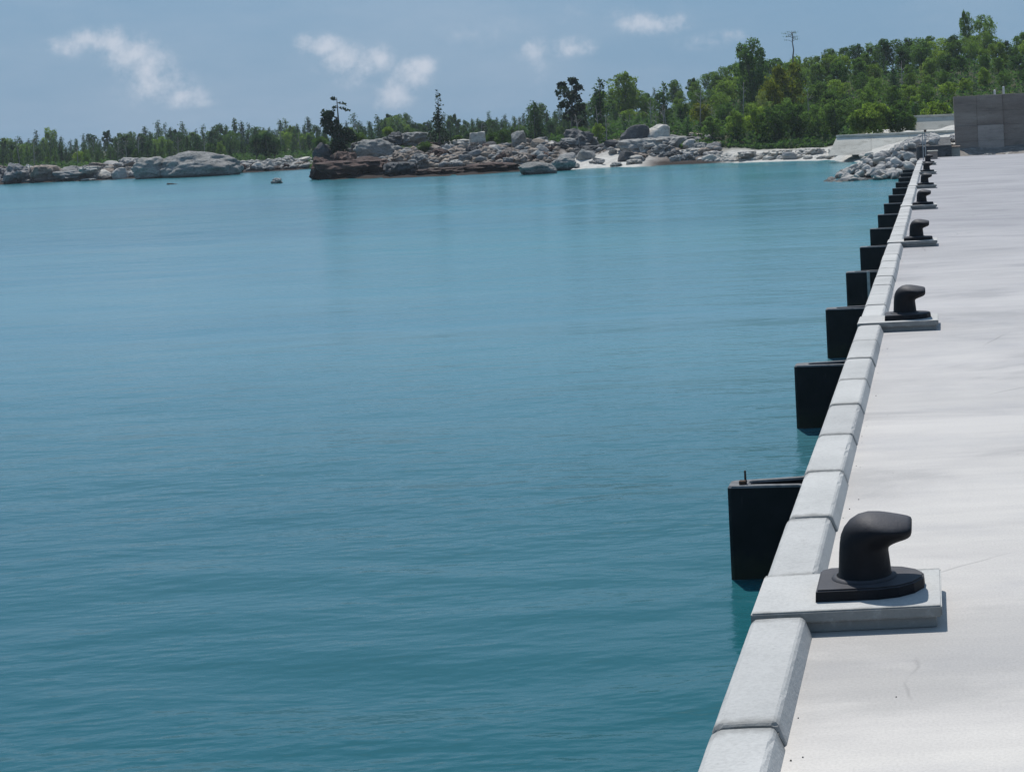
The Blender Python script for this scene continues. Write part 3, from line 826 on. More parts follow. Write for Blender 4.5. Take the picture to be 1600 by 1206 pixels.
# ------------------------------------------------------------------ rocks
def rock_verts(seed, sub, rough, flat=0.0, blocky=0.0):
    bm = bmesh.new(); bmesh.ops.create_icosphere(bm, subdivisions=sub, radius=1)
    r = random.Random(seed)
    planes = []
    for k in range(9 if blocky else 5):
        nvec = Vector((r.gauss(0, 1), r.gauss(0, 1), r.gauss(0, 1))).normalized()
        planes.append((nvec, r.uniform(0.5, 0.8) if blocky else r.uniform(0.62, 0.9)))
    off = Vector((seed * 7.3, seed * 3.1, 0))
    for v in bm.verts:
        p = v.co.copy()
        if blocky:
            mx = max(abs(p.x), abs(p.y), abs(p.z)); p = p.lerp(p / mx * .85, blocky)
        for nvec, dd in planes:
            q = p.dot(nvec)
            if q > dd: p -= nvec * (q - dd) * 0.85
        f = noise.fractal(p * 1.3 + off, 0.7, 2.1, 5)
        rg = abs(noise.noise(Vector((p.x * 2, p.y * 2, p.z * 4.5)) + off))
        p += p.normalized() * (f * rough + (0.2 - rg) * rough * .6)
        if flat and p.z > flat: p.z = flat + (p.z - flat) * .25
        v.co = p
    return bm

def rock_mesh(seed, mt, sub=3, rough=0.22, flat=0.0, blocky=0.0, smooth=True):
    bm = rock_verts(seed, sub, rough, flat, blocky)
    # normalise to unit half extents
    xs = [v.co.x for v in bm.verts]; ys = [v.co.y for v in bm.verts]; zs = [v.co.z for v in bm.verts]
    for v in bm.verts:
        v.co.x = (v.co.x - (max(xs) + min(xs)) / 2) / ((max(xs) - min(xs)) / 2)
        v.co.y = (v.co.y - (max(ys) + min(ys)) / 2) / ((max(ys) - min(ys)) / 2)
        v.co.z = (v.co.z - (max(zs) + min(zs)) / 2) / ((max(zs) - min(zs)) / 2)
    me = bm_mesh('rock', bm, M[mt], smooth)
    return me
_rc = {}
def get_rock(mt, kind, v):
    k = (mt, kind, v)
    if k not in _rc:
        pr = {'dome': dict(sub=5, rough=.15), 'lump': dict(sub=4, rough=.42), 'slab': dict(sub=4, rough=.36, flat=.45), 'block': dict(sub=3, rough=.10, blocky=.8), 'stone': dict(sub=2, rough=.16, blocky=.3)}[kind]
        _rc[k] = rock_mesh(hash((kind, v)) % 97 + v * 13 if False else {'dome': 100, 'lump': 200, 'slab': 300, 'block': 400, 'stone': 500}[kind] + v * 7, mt, **pr, smooth=(kind == 'dome'))
    return _rc[k]

def rock(px0, px1, pyt, pyb, Yn, mt, kind, label, v=0, depth=None, rz=None, group=None, sink=0.35, tilt=(0, 0)):
    """a rock filling the picture box px0..px1, pyt..pyb at depth Yn"""
    cx = (px0 + px1) / 2
    b_ = PY(cx, pyb, Yn); t_ = PY(cx, pyt, Yn)
    w = (px1 - px0) * Yn / 2000.0 / 2; h = (t_.z - b_.z)
    o = link('rock', get_rock(mt, kind, v))
    hh = h * (1 + sink) / 2
    o.scale = (w, (depth if depth else w * .8), hh)
    o.location = (b_.x, Yn * K + (depth or w * .8) * .5, t_.z - hh)
    o.rotation_euler = (tilt[0], tilt[1], 0 if rz is None else rz)
    props(o, label, 'rock', group)
    return o

# named rocks of the left shore
rock(225, 365, 236, 278, 101, 'rock_dome', 'dome', 'broad smooth grey domed rock at the waterline of the left shore', 0, 3.2)
rock(206, 262, 245, 278, 101.5, 'rock_dome', 'dome', 'smooth grey shoulder rock leaning on the left of the big dome', 2, 2)
rock(118, 150, 260, 270, 104, 'rock_pale', 'slab', 'bright white flat-topped rock low on the left shore', 1, 1.5)
rock(0, 40, 254, 287, 104.5, 'rock_grey', 'lump', 'grey rounded rock at the left edge of the shore', 1, 2)
rock(36, 82, 258, 286, 105, 'rock_tan', 'slab', 'sloping tan rock slab near the left edge of the shore', 2, 2)
rock(78, 150, 266, 283, 105, 'rock_grey', 'slab', 'low dark grey sloping slab under the bright white rock', 0, 2)
rock(176, 212, 246, 262, 108, 'rock_pale', 'lump', 'pale lumpy rock high on the left shore below the forest', 2, 1.5)
rock(432, 457, 243, 256, 112, 'rock_pale', 'lump', 'pale round rock right of the small shore trees', 3, 1)
rock(125, 148, 279, 284, 103.5, 'rock_pale', 'slab', 'thin white rock flat on the water of the left shore', 3, .7)
# rocks standing in the water
p_ = uv(258, 290)
rock(255, 277, 286, 292, 84, 'rock_dark', 'lump', 'small dark rock awash in open water off the left dome', 1, .4)
rock(422, 440, 278, 287.5, 77.5, 'rock_pale', 'lump', 'small pale rock alone in the water left of the red islet', 2, .35)
# the rusty islet
I = [
 (478, 520, 244, 280, 84.5, 'rock_red', 'lump', 'dark round-shouldered rock at the left tip of the rusty islet', 1, 1.6),
 (482, 600, 250, 281, 84, 'rock_red', 'slab', 'big dark rusty slab rising from the water under the leaning dark tree', 0, 2.2),
 (505, 555, 236, 268, 85.5, 'rock_red', 'lump', 'dark mound of reddish rock around the foot of the leaning tree', 2, 1.6),
 (484, 516, 223, 250, 88, 'rock_dark', 'dome', 'round dark boulder on the left shoulder of the islet', 1, 1),
 (550, 600, 244, 266, 85, 'rock_red', 'dome', 'smooth brown boulder just right of the leaning tree', 3, 1),
 (592, 650, 253, 277, 83, 'rock_dark', 'slab', 'blue-black angular rock at the waterline in the middle of the islet', 2, 1.6),
 (640, 745, 262, 275, 82.5, 'rock_red', 'slab', 'long low brown ledge along the water in the middle of the islet', 1, 1.6),
 (715, 812, 254, 273, 82.5, 'rock_red', 'slab', 'long low rusty ledge at the right half of the islet', 3, 1.6),
 (552, 612, 217, 247, 88, 'rock_dome', 'dome', 'large pale grey boulder with a sloping face above the rusty slab', 2, 1.5),
 (545, 575, 221, 240, 89, 'rock_grey', 'slab', 'flat grey rock leaning on the left of the large pale boulder', 1, 1),
 (592, 632, 206, 226, 92, 'rock_dark', 'lump', 'dark mossy rock heap at the top of the islet', 3, 1.2),
 (622, 674, 206, 227, 92, 'rock_dome', 'slab', 'grey tilted slab at the top of the islet', 2, 1.2),
 (600, 640, 238, 256, 86, 'rock_tan', 'lump', 'tan broken rock in the middle slope of the islet', 0, 1),
 (636, 668, 240, 258, 85, 'rock_grey', 'lump', 'light grey pointed rock above the blue-black rock', 2, 1),
 (655, 700, 232, 254, 87, 'rock_red', 'lump', 'dark brown rock at the foot of the spire-shaped tree', 3, 1.4),
 (648, 690, 222, 236, 90, 'rock_red', 'slab', 'rust red slab left of the spire-shaped tree', 2, 1.2),
 (690, 735, 218, 236, 91, 'rock_pale', 'slab', 'pale flat rock right of the spire-shaped tree', 0, 1.2),
 (732, 760, 206, 223, 90, 'rock_pale', 'block', 'squarish white boulder standing on top of the islet', 0, .6),
 (796, 822, 204, 228, 89, 'rock_dome', 'block', 'square pale-topped rock tower at the right of the islet', 1, .6),
 (788, 826, 216, 240, 89.5, 'rock_tan', 'block', 'broad cracked rock base under the square tower', 2, 1),
 (700, 738, 230, 250, 88, 'rock_tan', 'lump', 'mottled tan rock left of the dark cleft', 1, 1.2),
 (722, 748, 228, 246, 87, 'rock_dark', 'lump', 'dark rock in the cleft beside the round tan boulder', 2, .9),
 (742, 774, 228, 250, 86.5, 'rock_tan', 'dome', 'round smooth tan boulder in the middle of the islet slope', 0, 1),
 (770, 800, 235, 254, 86, 'rock_tan', 'lump', 'brownish broken rock right of the round tan boulder', 3, 1),
 (798, 832, 238, 258, 85, 'rock_tan', 'lump', 'light brown rock under the rock tower near the water', 0, 1.2),
 (826, 862, 236, 256, 86, 'rock_red', 'lump', 'reddish rock at the right end of the islet', 2, 1.2),
 (808, 868, 253, 274, 73, 'rock_dome', 'dome', 'pale speckled flat-backed boulder standing alone in the water before the beach', 3, 1.1),
 (857, 898, 243, 263, 77, 'rock_dome', 'dome', 'grey boulder on the beach just behind the lone speckled boulder', 1, 1),
]
for r_ in I:
    r_ = list(r_)
    if 80 < r_[4] <= 86: r_[4] -= 3.2
    elif r_[4] > 86: r_[4] -= 2.5
    rock(*r_)
# right of the islet up to the point of the wood
J = [
 (862, 930, 200, 240, 88, 'rock_dark', 'lump', 'large dark grey mound under the trees behind the white beach', 0, 2),
 (880, 945, 228, 247, 86, 'rock_dark', 'slab', 'dark smooth rock at the back of the white beach', 1, 1.6),
 (925, 985, 222, 244, 87, 'rock_dark', 'slab', 'dark sloping ledge left of the striped rock slope', 3, 1.6),
 (1008, 1046, 194, 224, 86, 'rock_pale', 'block', 'bright pale upright rock beside the black block', 3, .8),
 (958, 1040, 216, 250, 84, 'rock_grey', 'slab', 'long striped grey rock slope falling to the beach', 0, 2),
 (1010, 1100, 212, 244, 85, 'rock_grey', 'slab', 'broad ribbed grey rock face below the young trees', 2, 2),
 (1050, 1112, 232, 252, 82, 'rock_pale', 'slab', 'pale low ledge at the beach below the ribbed rock', 1, 1.5),
 (1095, 1130, 236, 248, 81, 'rock_pale', 'slab', 'small white ledge at the right end of the rock slope', 3, 1),
 (960, 1010, 236, 251, 82, 'rock_tan', 'lump', 'jagged grey-brown rock at the foot of the slope', 1, 1.2),
]
for r_ in J: rock(*r_)
o = rock(963, 1012, 195, 226, 85.5, 'rock_dark', 'block', 'black squared block with a rounded left shoulder under the trees', 2, 1.0)
# white sand and shell beach patch rocks to the right
for i, (a_, b_, t_, q_, lab) in enumerate([(1150, 1180, 236, 246, 'low white rock on the beach below the silvery shrubs'), (1188, 1240, 234, 248, 'white humped ledge on the beach at the foot of the wood'),
                                    (1240, 1290, 231, 246, 'long white ledge just left of the seawall end'), (1270, 1345, 238, 251, 'pale grooved rock shelf under the left end of the seawall'), (1330, 1372, 237, 250, 'pale rock shelf between the seawall and the rubble')]):
    rock(a_, b_, t_, q_, 78, 'rock_pale', 'slab', lab, i % 4, 1.6)

for r_ in [(884, 905, 254, 262, 79.5, 'rock_pale', 'lump', 'small pale rock at the left edge of the white beach', 0, .5), (918, 946, 250, 257, 80.5, 'rock_pale', 'slab', 'flat pale rock in the middle of the white beach', 1, .6),
           (952, 972, 253, 260, 79.5, 'rock_pale', 'lump', 'pale lump at the water edge of the white beach', 2, .5), (976, 1004, 249, 258, 80, 'rock_pale', 'slab', 'pale slab at the right end of the white beach', 3, .7)]: rock(*r_)

# scattered shore boulders one can tell apart
def scatter(n, x0, x1, y0f, y1f, Yf, mats_, size, label, group, seed, kinds=('lump', 'slab', 'stone', 'stone')):
    r = random.Random(seed)
    for i in range(n):
        px = r.uniform(x0, x1); Yn = Yf(px, r)
        if 205 < px < 372 and x0 < 0: continue
        w = size * r.uniform(.5, 1.5)
        X = (px - VX) * Yn / 2000.0
        g_ = max(gz(X, Yn * K), WZ - .1)
        kd = r.choice(kinds)
        mt_ = r.choice(mats_)
        o = link('rock', get_rock(mt_, kd, r.randrange(4)))
        hh = w * r.uniform(.35, .75)
        o.scale = (w, w * r.uniform(.6, 1), hh)
        o.location = (X, Yn * K, g_ + hh * .35)
        o.rotation_euler = (r.uniform(-.25, .25), r.uniform(-.25, .25), r.uniform(0, 6.28))
        tone = {'rock_grey': 'grey', 'rock_pale': 'pale', 'rock_tan': 'tan', 'rock_red': 'rusty brown', 'rock_dark': 'dark', 'riprap': 'whitish'}[mt_]
        shp = {'lump': 'lumpy', 'slab': 'flat', 'stone': 'angular', 'dome': 'round', 'block': 'square'}[kd]
        props(o, ('large ' if w > size * 1.15 else 'small ') + tone + ' ' + shp + ' rock ' + label, 'rock', group)
sh = lambda off0, off1: (lambda px, r: float(np.interp(px, sx, sy)) + r.uniform(off0, off1))
scatter(84, -20, 225, 0, 0, sh(-.5, 7), ['rock_grey', 'rock_grey', 'rock_pale', 'rock_tan', 'rock_dark'], .62, 'among the jumbled boulders of the left shore', 'jumbled boulders on the left shore', 1)
scatter(24, 360, 476, 0, 0, sh(-.5, 4), ['rock_grey', 'rock_tan', 'rock_red', 'rock_pale'], .5, 'on the narrow shore between grey dome and islet', 'small rocks between dome and islet', 2)
scatter(95, 500, 865, 0, 0, sh(2.2, 9), ['rock_grey', 'rock_tan', 'rock_red', 'rock_tan', 'rock_pale', 'rock_dark'], .42, 'among those piled on the rusty islet', 'broken rocks piled on the islet', 3)
scatter(34, 870, 1130, 0, 0, sh(1.5, 8), ['rock_grey', 'rock_grey', 'rock_pale', 'rock_dark'], .5, 'on the slope behind the white beach', 'loose rocks behind the white beach', 4)
scatter(22, 1040, 1420, 0, 0, sh(-.3, 2.5), ['rock_pale', 'rock_pale', 'riprap'], .38, 'on the narrow beach below the wood', 'small whitish beach rocks', 5)
scatter(26, 1466, 1640, 0, 0, lambda px, r: r.uniform(54.4, 58), ['rock_pale', 'rock_grey', 'riprap'], .26, 'between the deck end and the dark wall', 'loose stones at the deck end', 6)
scatter(10, 1448, 1492, 0, 0, lambda px, r: r.uniform(61, 68), ['rock_pale', 'riprap'], .38, 'on the bright bank left of the dark wall', 'white rocks on the bank', 7)

# small broken stone between the boulders: nobody could count it
rr_ = random.Random(55)
base_st = []
for q in range(5):
    b2 = bmesh.new(); bmesh.ops.create_icosphere(b2, subdivisions=1, radius=1)
    vv = np.array([v.co[:] for v in b2.verts]) * (1 + np.array([[rr_.uniform(-.25, .25)] for _ in b2.verts]))
    ff = np.array([[v.index for v in f.verts] for f in b2.faces]); b2.free(); base_st.append((vv, ff))
for nm_, n_, x0_, x1_, d0, d1, mk, sz in (('broken_stone', 900, -60, 485, -.3, 7, 'rock_grey', .30), ('broken_stone', 500, 500, 1130, 2.6, 9, 'rock_tan', .26), ('broken_stone', 260, 500, 1130, 2.6, 9, 'rock_grey', .30), ('beach_stone', 500, 1100, 1430, -.2, 2.5, 'rock_pale', .2)):
    VV, FF, o_ = [], [], 0
    for i in range(n_):
        px = rr_.uniform(x0_, x1_); Yn = float(np.interp(px, sx, sy)) + rr_.uniform(d0, d1)
        if 872 < px < 1005 and Yn < 85 or 205 < px < 372: continue
        X = (px - VX) * Yn / 2000
        vv, ff = rr_.choice(base_st); w = sz * rr_.uniform(.4, 1.5)
        c_, s2 = math.cos(rr_.uniform(0, 6)), 0
        v2 = vv * np.array([w, w, w * .6]); VV.append(v2 + np.array([X, Yn * K, max(gz(X, Yn * K), WZ - .1) + w * .15])); FF.append(ff + o_); o_ += len(vv)
    props(link(nm_, np_mesh(nm_, np.concatenate(VV), np.concatenate(FF), [M[mk]])), 'small broken stones filling the shore between the boulders', 'stones', kind='stuff')

# rubble slope at the head of the quay: every stone its own object
def pile_z(X, Yn):
    a_ = min(max((X + 4.4 - max(0, (Yn - 54) * .12)) / 3.2, 0), 1)
    f_ = min(max((Yn - 49.6) / 3.0, 0), 1)
    return WZ - .15 + (1.35 * a_ ** .85) * f_ + .2 * min(max((Yn - 52) / 8, 0), 1) * a_
r = random.Random(21)
spots = []
tries = 0
while len(spots) < 290 and tries < 26000:
    tries += 1
    X = r.uniform(-4.5, -0.1); Yn = r.uniform(49.8, 61)
    if Yn < 54.3 and X > -0.95: continue
    s_ = r.uniform(.11, .27)
    if any((X - a_) ** 2 + ((Yn - b_) * K) ** 2 < ((s_ + c_) * .62) ** 2 for a_, b_, c_ in spots): continue
    spots.append((X, Yn, s_))
def rub_label(X, Yn):
    if X < -3.3: return 'pale angular stone at the seaward left tip of the rubble slope'
    if Yn < 52.3: return 'pale angular stone at the waterline foot of the rubble slope'
    if X > -1.4 and Yn > 56: return 'pale angular stone on the crest of the rubble slope by the thin posts'
    if Yn > 57: return 'pale angular stone at the back of the rubble slope'
    return 'pale angular stone in the middle of the rubble slope'
for X, Yn, s_ in spots:
    o = link('riprap_stone', get_rock('riprap', 'stone', r.randrange(7)))
    o.scale = (s_ * r.uniform(.85, 1.3), s_ * r.uniform(.8, 1.2), s_ * r.uniform(.5, .85))
    o.location = (X, Yn * K, pile_z(X, Yn) + s_ * .1)
    o.rotation_euler = (r.uniform(-.6, .6), r.uniform(-.6, .6), r.uniform(0, 6.28))
    props(o, rub_label(X, Yn), 'stone', 'rubble slope stones')
# core of the mound under the stones
gx = np.linspace(-4.6, 0.6, 40); gy = np.linspace(49.6, 64, 44)
V = []; F_ = []
for y_ in gy:
    for x_ in gx: V.append((x_, y_ * K, pile_z(x_, y_) - .14 + .05 * noise.noise(Vector((x_ * 3, y_ * 3, 0))) if not (y_ < 54.2 and x_ > -.85) else -1.2))
for j in range(len(gy) - 1):
    for i in range(len(gx) - 1): F_.append((j * 40 + i, j * 40 + i + 1, (j + 1) * 40 + i + 1, (j + 1) * 40 + i))
props(link('rubble_core', mesh('rubble_core', V, F_, M['rock_dark'])), kind='structure')

# ------------------------------------------------------------------ trees
def tris_cloud(centers, size, rs, flat=0.0):
    """one ragged triangle per centre"""
    n = len(centers)
    a_ = rs.normal(size=(n, 3)); a_[:, 2] *= (1 - flat); a_ /= np.linalg.norm(a_, axis=1, keepdims=True)
    b_ = rs.normal(size=(n, 3)); b_[:, 2] *= (1 - flat); b_ -= a_ * (a_ * b_).sum(1, keepdims=True); b_ /= np.linalg.norm(b_, axis=1, keepdims=True)
    s = (size * rs.uniform(.6, 1.4, n))[:, None]
    v0 = centers - a_ * s * .6 - b_ * s * .35
    v1 = centers + a_ * s * .7
    v2 = centers - a_ * s * .3 + b_ * s * .75
    V = np.stack([v0, v1, v2], 1).reshape(-1, 3)
    F = np.arange(3 * n).reshape(-1, 3)
    return V, F

def limb_mesh(paths, n=5):
    bm = bmesh.new()
    for pts, rad in paths: bm_tube(pts, rad, n, bm)
    return bm_mesh('trunk', bm, M['bark'], True)

def conifer(seed, h=1.0, r=.26, sparse=1.0, mt='needle', leaf=.028, n_br=80, low=.12, bare_top=0.0, irregular=.35):
    """unit-height conifer"""
    rs = np.random.RandomState(seed)
    cen = []; paths = [([(0, 0, -.03), (rs.uniform(-.01, .01), rs.uniform(-.01, .01), .5), (0, 0, 1)], [.022, .014, .003])]
    for i in range(n_br):
        t = low + (0.985 - low) * (i + rs.uniform(-.5, .5)) / n_br
        L = r * ((1 - t) ** .75 * 1.05 + .04) * (1 - irregular + irregular * 2 * rs.uniform(0, 1))
        if bare_top and t > 1 - bare_top: L *= .45
        an = rs.uniform(0, 6.283)
        d = np.array([math.cos(an), math.sin(an), rs.uniform(-.25, .25)])
        k = int(max(3, 34 * L / r * sparse * (0.3 if (bare_top and t > 1 - bare_top) else 1)))
        s = rs.uniform(.15, 1, k) ** .8
        c = np.array([0, 0, t]) + d[None, :] * (s * L)[:, None] + rs.normal(size=(k, 3)) * np.array([.022, .022, .016]) * (1.0 + .5 * s[:, None])
        cen.append(c)
        if i % 3 == 0: paths.append(([(0, 0, t), tuple(np.array([0, 0, t]) + d * L * .9)], [.006, .002]))
    cen = np.concatenate(cen)
    V, F = tris_cloud(cen, leaf, rs, .3)
    return np_mesh('crown', V, F, [M[mt]]), limb_mesh(paths, 4)

def broadleaf(seed, r=.38, mt='leaf', leaf=.030, lobes_=11, per=300, low=.3, top=1.0, spread=1.0, trunk_bend=.04):
    rs = np.random.RandomState(seed)
    paths = [([(0, 0, -.04), (rs.uniform(-1, 1) * trunk_bend, rs.uniform(-1, 1) * trunk_bend, low * .8), (rs.uniform(-1, 1) * trunk_bend, 0, .75)], [.026, .018, .006])]
    cen = []
    for i in range(lobes_):
        an = 2.4 * i + rs.uniform(-.5, .5)
        t = low + (top - low - .12) * (i / (lobes_ - 1)) ** .8
        prof = math.sin(math.pi * min(max((t - low * .6) / (top - low * .6), .08), .97)) ** .6
        rad = r * prof * rs.uniform(.35, .8) * spread
        c = np.array([math.cos(an) * rad, math.sin(an) * rad, t])
        sz = r * rs.uniform(.34, .55) * (1.15 if t < .75 else .85)
        p = rs.normal(size=(per, 3)); p /= np.linalg.norm(p, axis=1, keepdims=True)
        rr = rs.uniform(.35, 1, per) ** .4
        # clumped sub lobes
        sub = rs.normal(size=(9, 3)); sub /= np.linalg.norm(sub, axis=1, keepdims=True)
        bst = np.max(p @ sub.T, axis=1)
        rr = rr * (.55 + .55 * np.clip((bst - .6) / .4, 0, 1)) * np.where(rs.uniform(0, 1, per) < .12, rs.uniform(1.0, 1.45, per), 1)
        q = p * rr[:, None] * sz * np.array([1, 1, .72]) + c
        cen.append(q)
        paths.append(([(0, 0, max(low * .7, t - .25)), tuple(c)], [.010, .003]))
    cen = np.concatenate(cen)
    V, F = tris_cloud(cen, leaf, rs, .2)
    return np_mesh('crown', V, F, [M[mt]]), limb_mesh(paths, 4)

CON = [conifer(40 + i, r=rr, irregular=ir, n_br=nb) for i, (rr, ir, nb) in enumerate([(.20, .3, 70), (.26, .4, 64), (.17, .3, 76), (.30, .45, 60), (.23, .5, 52), (.22, .3, 84)])]
PIN = [broadleaf(60 + i, r=rr, mt='needle', lobes_=lb, per=220, low=lo, leaf=.032) for i, (rr, lb, lo) in enumerate([(.30, 9, .3), (.36, 10, .42), (.26, 12, .22)])]
BRO = [broadleaf(80 + i, r=rr, mt=mt_, lobes_=lb, low=lo, per=360, leaf=.029) for i, (rr, mt_, lb, lo) in enumerate([(.42, 'leaf', 12, .22), (.36, 'leaf', 13, .15), (.46, 'leaf', 12, .28), (.38, 'leaf_dark', 13, .18), (.34, 'leaf', 11, .3), (.40, 'leaf_dark', 12, .2)])]

def tree(name, pair, X, Yn, z, h, wf, label, cat='tree', group=None, rz=None, tilt=(0, 0), r=rnd):
    e = link(name, None); e.location = (X, Yn * K, z)
    e.rotation_euler = (tilt[0], tilt[1], r.uniform(0, 6.28) if rz is None else rz)
    e.scale = (h * wf, h * wf, h)
    props(e, label, cat, group)
    link('crown', pair[0], e); link('trunk', pair[1], e)
    return e

def tree_px(name, pair, px, pyt, Yn, label, wf=1.0, h=None, pyb=None, **kw):
    """tree whose top shows at px, pyt; stands on the ground at that depth (or its foot at pyb)"""
    t_ = PY(px, pyt, Yn)
    zb = PY(px, pyb, Yn).z if pyb else gz(t_.x, Yn * K) - .05
    h_ = t_.z - zb
    return tree(name, pair, t_.x, Yn, zb, h_, wf, label, **kw)

r = random.Random(77)
def where_left(x):
    for lim, w in ((60, 'at the far left edge'), (215, 'above the jumbled left boulders'), (370, 'behind the big grey dome'), (475, 'between dome and islet'),
                   (580, 'behind the wind-bent pine'), (720, 'behind the spire-shaped tree'), (840, 'behind the square rock tower')):
        if x < lim: return w
    return 'behind the white beach'
def where_right(x):
    for lim, w in ((1010, 'above the black block'), (1110, 'above the ribbed rock'), (1200, 'below the first hillside peak'), (1290, 'below the bare flat-topped tree'),
                   (1400, 'above the long seawall'), (1490, 'above the rubble slope')):
        if x < lim: return w
    return 'above the tall dark wall'
# left forest
cnt = 0
x = -60.0
rows_l = [(175, 0, 11), (160, 5, 12), (146, 12, 13.5), (134, 18, 14), (125, 25, 15)]
for Yn, drop, step in rows_l:
    x = -70 + r.uniform(0, 10)
    while x < 905:
        sk = float(np.interp(x, kx, ky))
        s_ = float(np.interp(x, sx, sy))
        yn = Yn + r.uniform(-4, 4)
        wh, ro = where_left(x), ('on the skyline' if Yn == 175 else 'in the front row' if yn < s_ + 24 else 'in the middle rows')
        if yn > s_ + 9:
            kind = r.random()
            jit = r.choice([-14, -9, -6, -3, 0, 2, 4, 7, 9]) if Yn == 175 else r.uniform(-5, 9)
            top = sk + drop + jit + (2 if Yn == 175 else 0)
            if kind < .76: pr, nm, lb, gr = r.choice(CON), 'conifer_tree', 'dark narrow conifer %s of the forest %s' % (ro, wh), 'conifers of the distant forest'
            elif kind < .90: pr, nm, lb, gr = r.choice(PIN), 'pine_tree', 'rounded dark pine %s of the forest %s' % (ro, wh), 'pines of the distant forest'
            else: pr, nm, lb, gr = r.choice(BRO), 'broadleaf_tree', 'bushy brighter green tree %s of the forest %s' % (ro, wh), 'leafy trees of the distant forest'
            h = None
            tree_px(nm, pr, x, top, yn, lb, wf=r.uniform(.7, 1.05) * (1.1 if kind < .76 else .85), group=gr, r=r)
            cnt += 1
        x += step * r.uniform(.7, 1.35)
print('left trees', cnt)
# wooded slope on the right
cnt2 = 0
rows_r = [(1.0, 0, 25), (.8, 14, 27), (.6, 36, 29), (.4, 62, 30), (.22, 92, 31), (.06, 122, 31)]
for g_, drop, step in rows_r:
    rw = {1.0: 'on the ridge line of the hillside', .8: 'just under the ridge', .6: 'high in the hillside wood', .4: 'halfway down the hillside wood', .22: 'low in the hillside wood', .06: 'at the foot of the hillside wood'}[g_]
    x = 900 + r.uniform(0, 15)
    while x < 1700:
        sk = float(np.interp(x, kx, ky)); s_ = max(float(np.interp(x, sx, sy)) + (5 if x > 1060 else 8), 80 if x > 1290 else 0)
        if x > 1420: s_ = 84
        yb = float(YB(x))
        yn = s_ + (yb - s_) * g_ + r.uniform(-2, 2)
        base_px = 225 - (x - 900) * .02
        hgt = base_px - sk
        top = sk + hgt * (1 - g_) * .66 + r.uniform(-7, 9) + (8 if g_ == 1 else 0)
        X = (x - VX) * yn / 2000
        topz = PY(x, top, yn).z
        zb = gz(X, yn * K) - .1
        if topz - zb > 1.2:
            h = min(topz - zb, r.uniform(4.2, 6.0))
            zb2 = max(zb, topz - h) if topz - h - zb < .6 else zb
            h = topz - zb2
            k = r.random()
            con = .45 if x < 1080 else .14
            if k < con: pr, nm, lb, gr = r.choice(CON + PIN), 'conifer_tree', 'dark conifer %s %s' % (rw, where_right(x)), 'conifers of the right hillside'
            else: pr, nm, lb, gr = r.choice(BRO), 'broadleaf_tree', 'leafy green tree %s %s' % (rw, where_right(x)), 'leafy trees of the right hillside'
            tree(nm, pr, X, yn, zb2, h, r.uniform(.75, 1.1) * min(1.0, 5.0 / h + .15), lb, group=gr, r=r)
            cnt2 += 1
        x += step * r.uniform(.7, 1.3)
print('right trees', cnt2)

# trees one can point at
SP = conifer(201, r=.17, irregular=.5, n_br=56, sparse=.7, low=.10, bare_top=.3, leaf=.030, mt='needle_dark')
tree_px('conifer_tree', SP, 684, 141, 88, 'tall thin spire-shaped conifer with sparse branches on the islet', wf=1.0, pyb=246, rz=1.0)
tree_px('conifer_tree', conifer(202, r=.13, irregular=.6, n_br=30, sparse=.6, leaf=.04, mt='needle_dark'), 697, 205, 88.3, 'small ragged conifer close beside the spire-shaped tree', wf=1.2, pyb=246)
# the leaning dark tree of the islet
rs = np.random.RandomState(9)
cl_ = [(-.16, .62, .10), (-.19, .70, .09), (-.12, .76, .08), (-.10, .52, .11), (.0, .45, .12), (.12, .48, .10), (.16, .40, .10), (.02, .34, .12), (-.04, .25, .10), (.06, .22, .10), (0, .14, .09), (-.2, .78, .06), (.0, .64, .05), (.0, .56, .07)]
cen = []
for (cx_, cz_, sz) in cl_:
    k = int(15000 * sz ** 2 * 1.2)
    p = rs.normal(size=(k, 3)); p /= np.linalg.norm(p, axis=1, keepdims=True); rr = rs.uniform(.2, 1, k) ** .5
    cen.append(p * rr[:, None] * sz * np.array([1, 1, .75]) + np.array([cx_, rs.uniform(-.08, .08), cz_]))
tw = [((.0, .93), (.13, .90)), ((.0, .97), (-.07, 1.0)), ((.02, .86), (.17, .80)), ((0.0, .88), (-.06, .84))]
for (a_, b_) in tw:
    s = rs.uniform(.3, 1, 16)
    cen.append(np.stack([a_[0] + (b_[0] - a_[0]) * s, rs.normal(size=16) * .01, a_[1] + (b_[1] - a_[1]) * s], 1) + rs.normal(size=(16, 3)) * .012)
V, F = tris_cloud(np.concatenate(cen), .034, rs)
paths = [([(0, 0, -.05), (.01, 0, .4), (.01, 0, .7), (0, 0, 1.0)], [.030, .02, .012, .005])]
for (cx_, cz_, sz) in cl_: paths.append(([(0, 0, cz_ - .08), (cx_, 0, cz_)], [.010, .004]))
for (a_, b_) in tw: paths.append(([(a_[0], 0, a_[1]), (b_[0], 0, b_[1])], [.006, .002]))
SH = (np_mesh('crown', V, F, [M['needle_dark']]), limb_mesh(paths, 5))
tree_px('pine_tree', SH, 526, 153, 86, 'dark wind-bent pine with a bare twiggy top on the left of the islet', pyb=258, rz=0)
tree_px('broadleaf_tree', PIN[1], 785, 200, 88, 'small round-headed tree with a bare stem left of the rock tower', wf=.95, pyb=246)
tree_px('conifer_tree', CON[5], 834, 157, 100, 'single full dark conifer standing behind the right end of the islet', wf=1.1, pyb=232)
for px, pt, lb in ((400, 208, 'left tree of the small dark clump at the shore beyond the grey dome'), (415, 204, 'middle tree of the small dark clump at the shore beyond the grey dome'), (428, 214, 'right tree of the small dark clump at the shore beyond the grey dome')):
    tree_px('pine_tree', PIN[1], px, pt, 116, lb, wf=.75, pyb=262, group='shore clump trees')
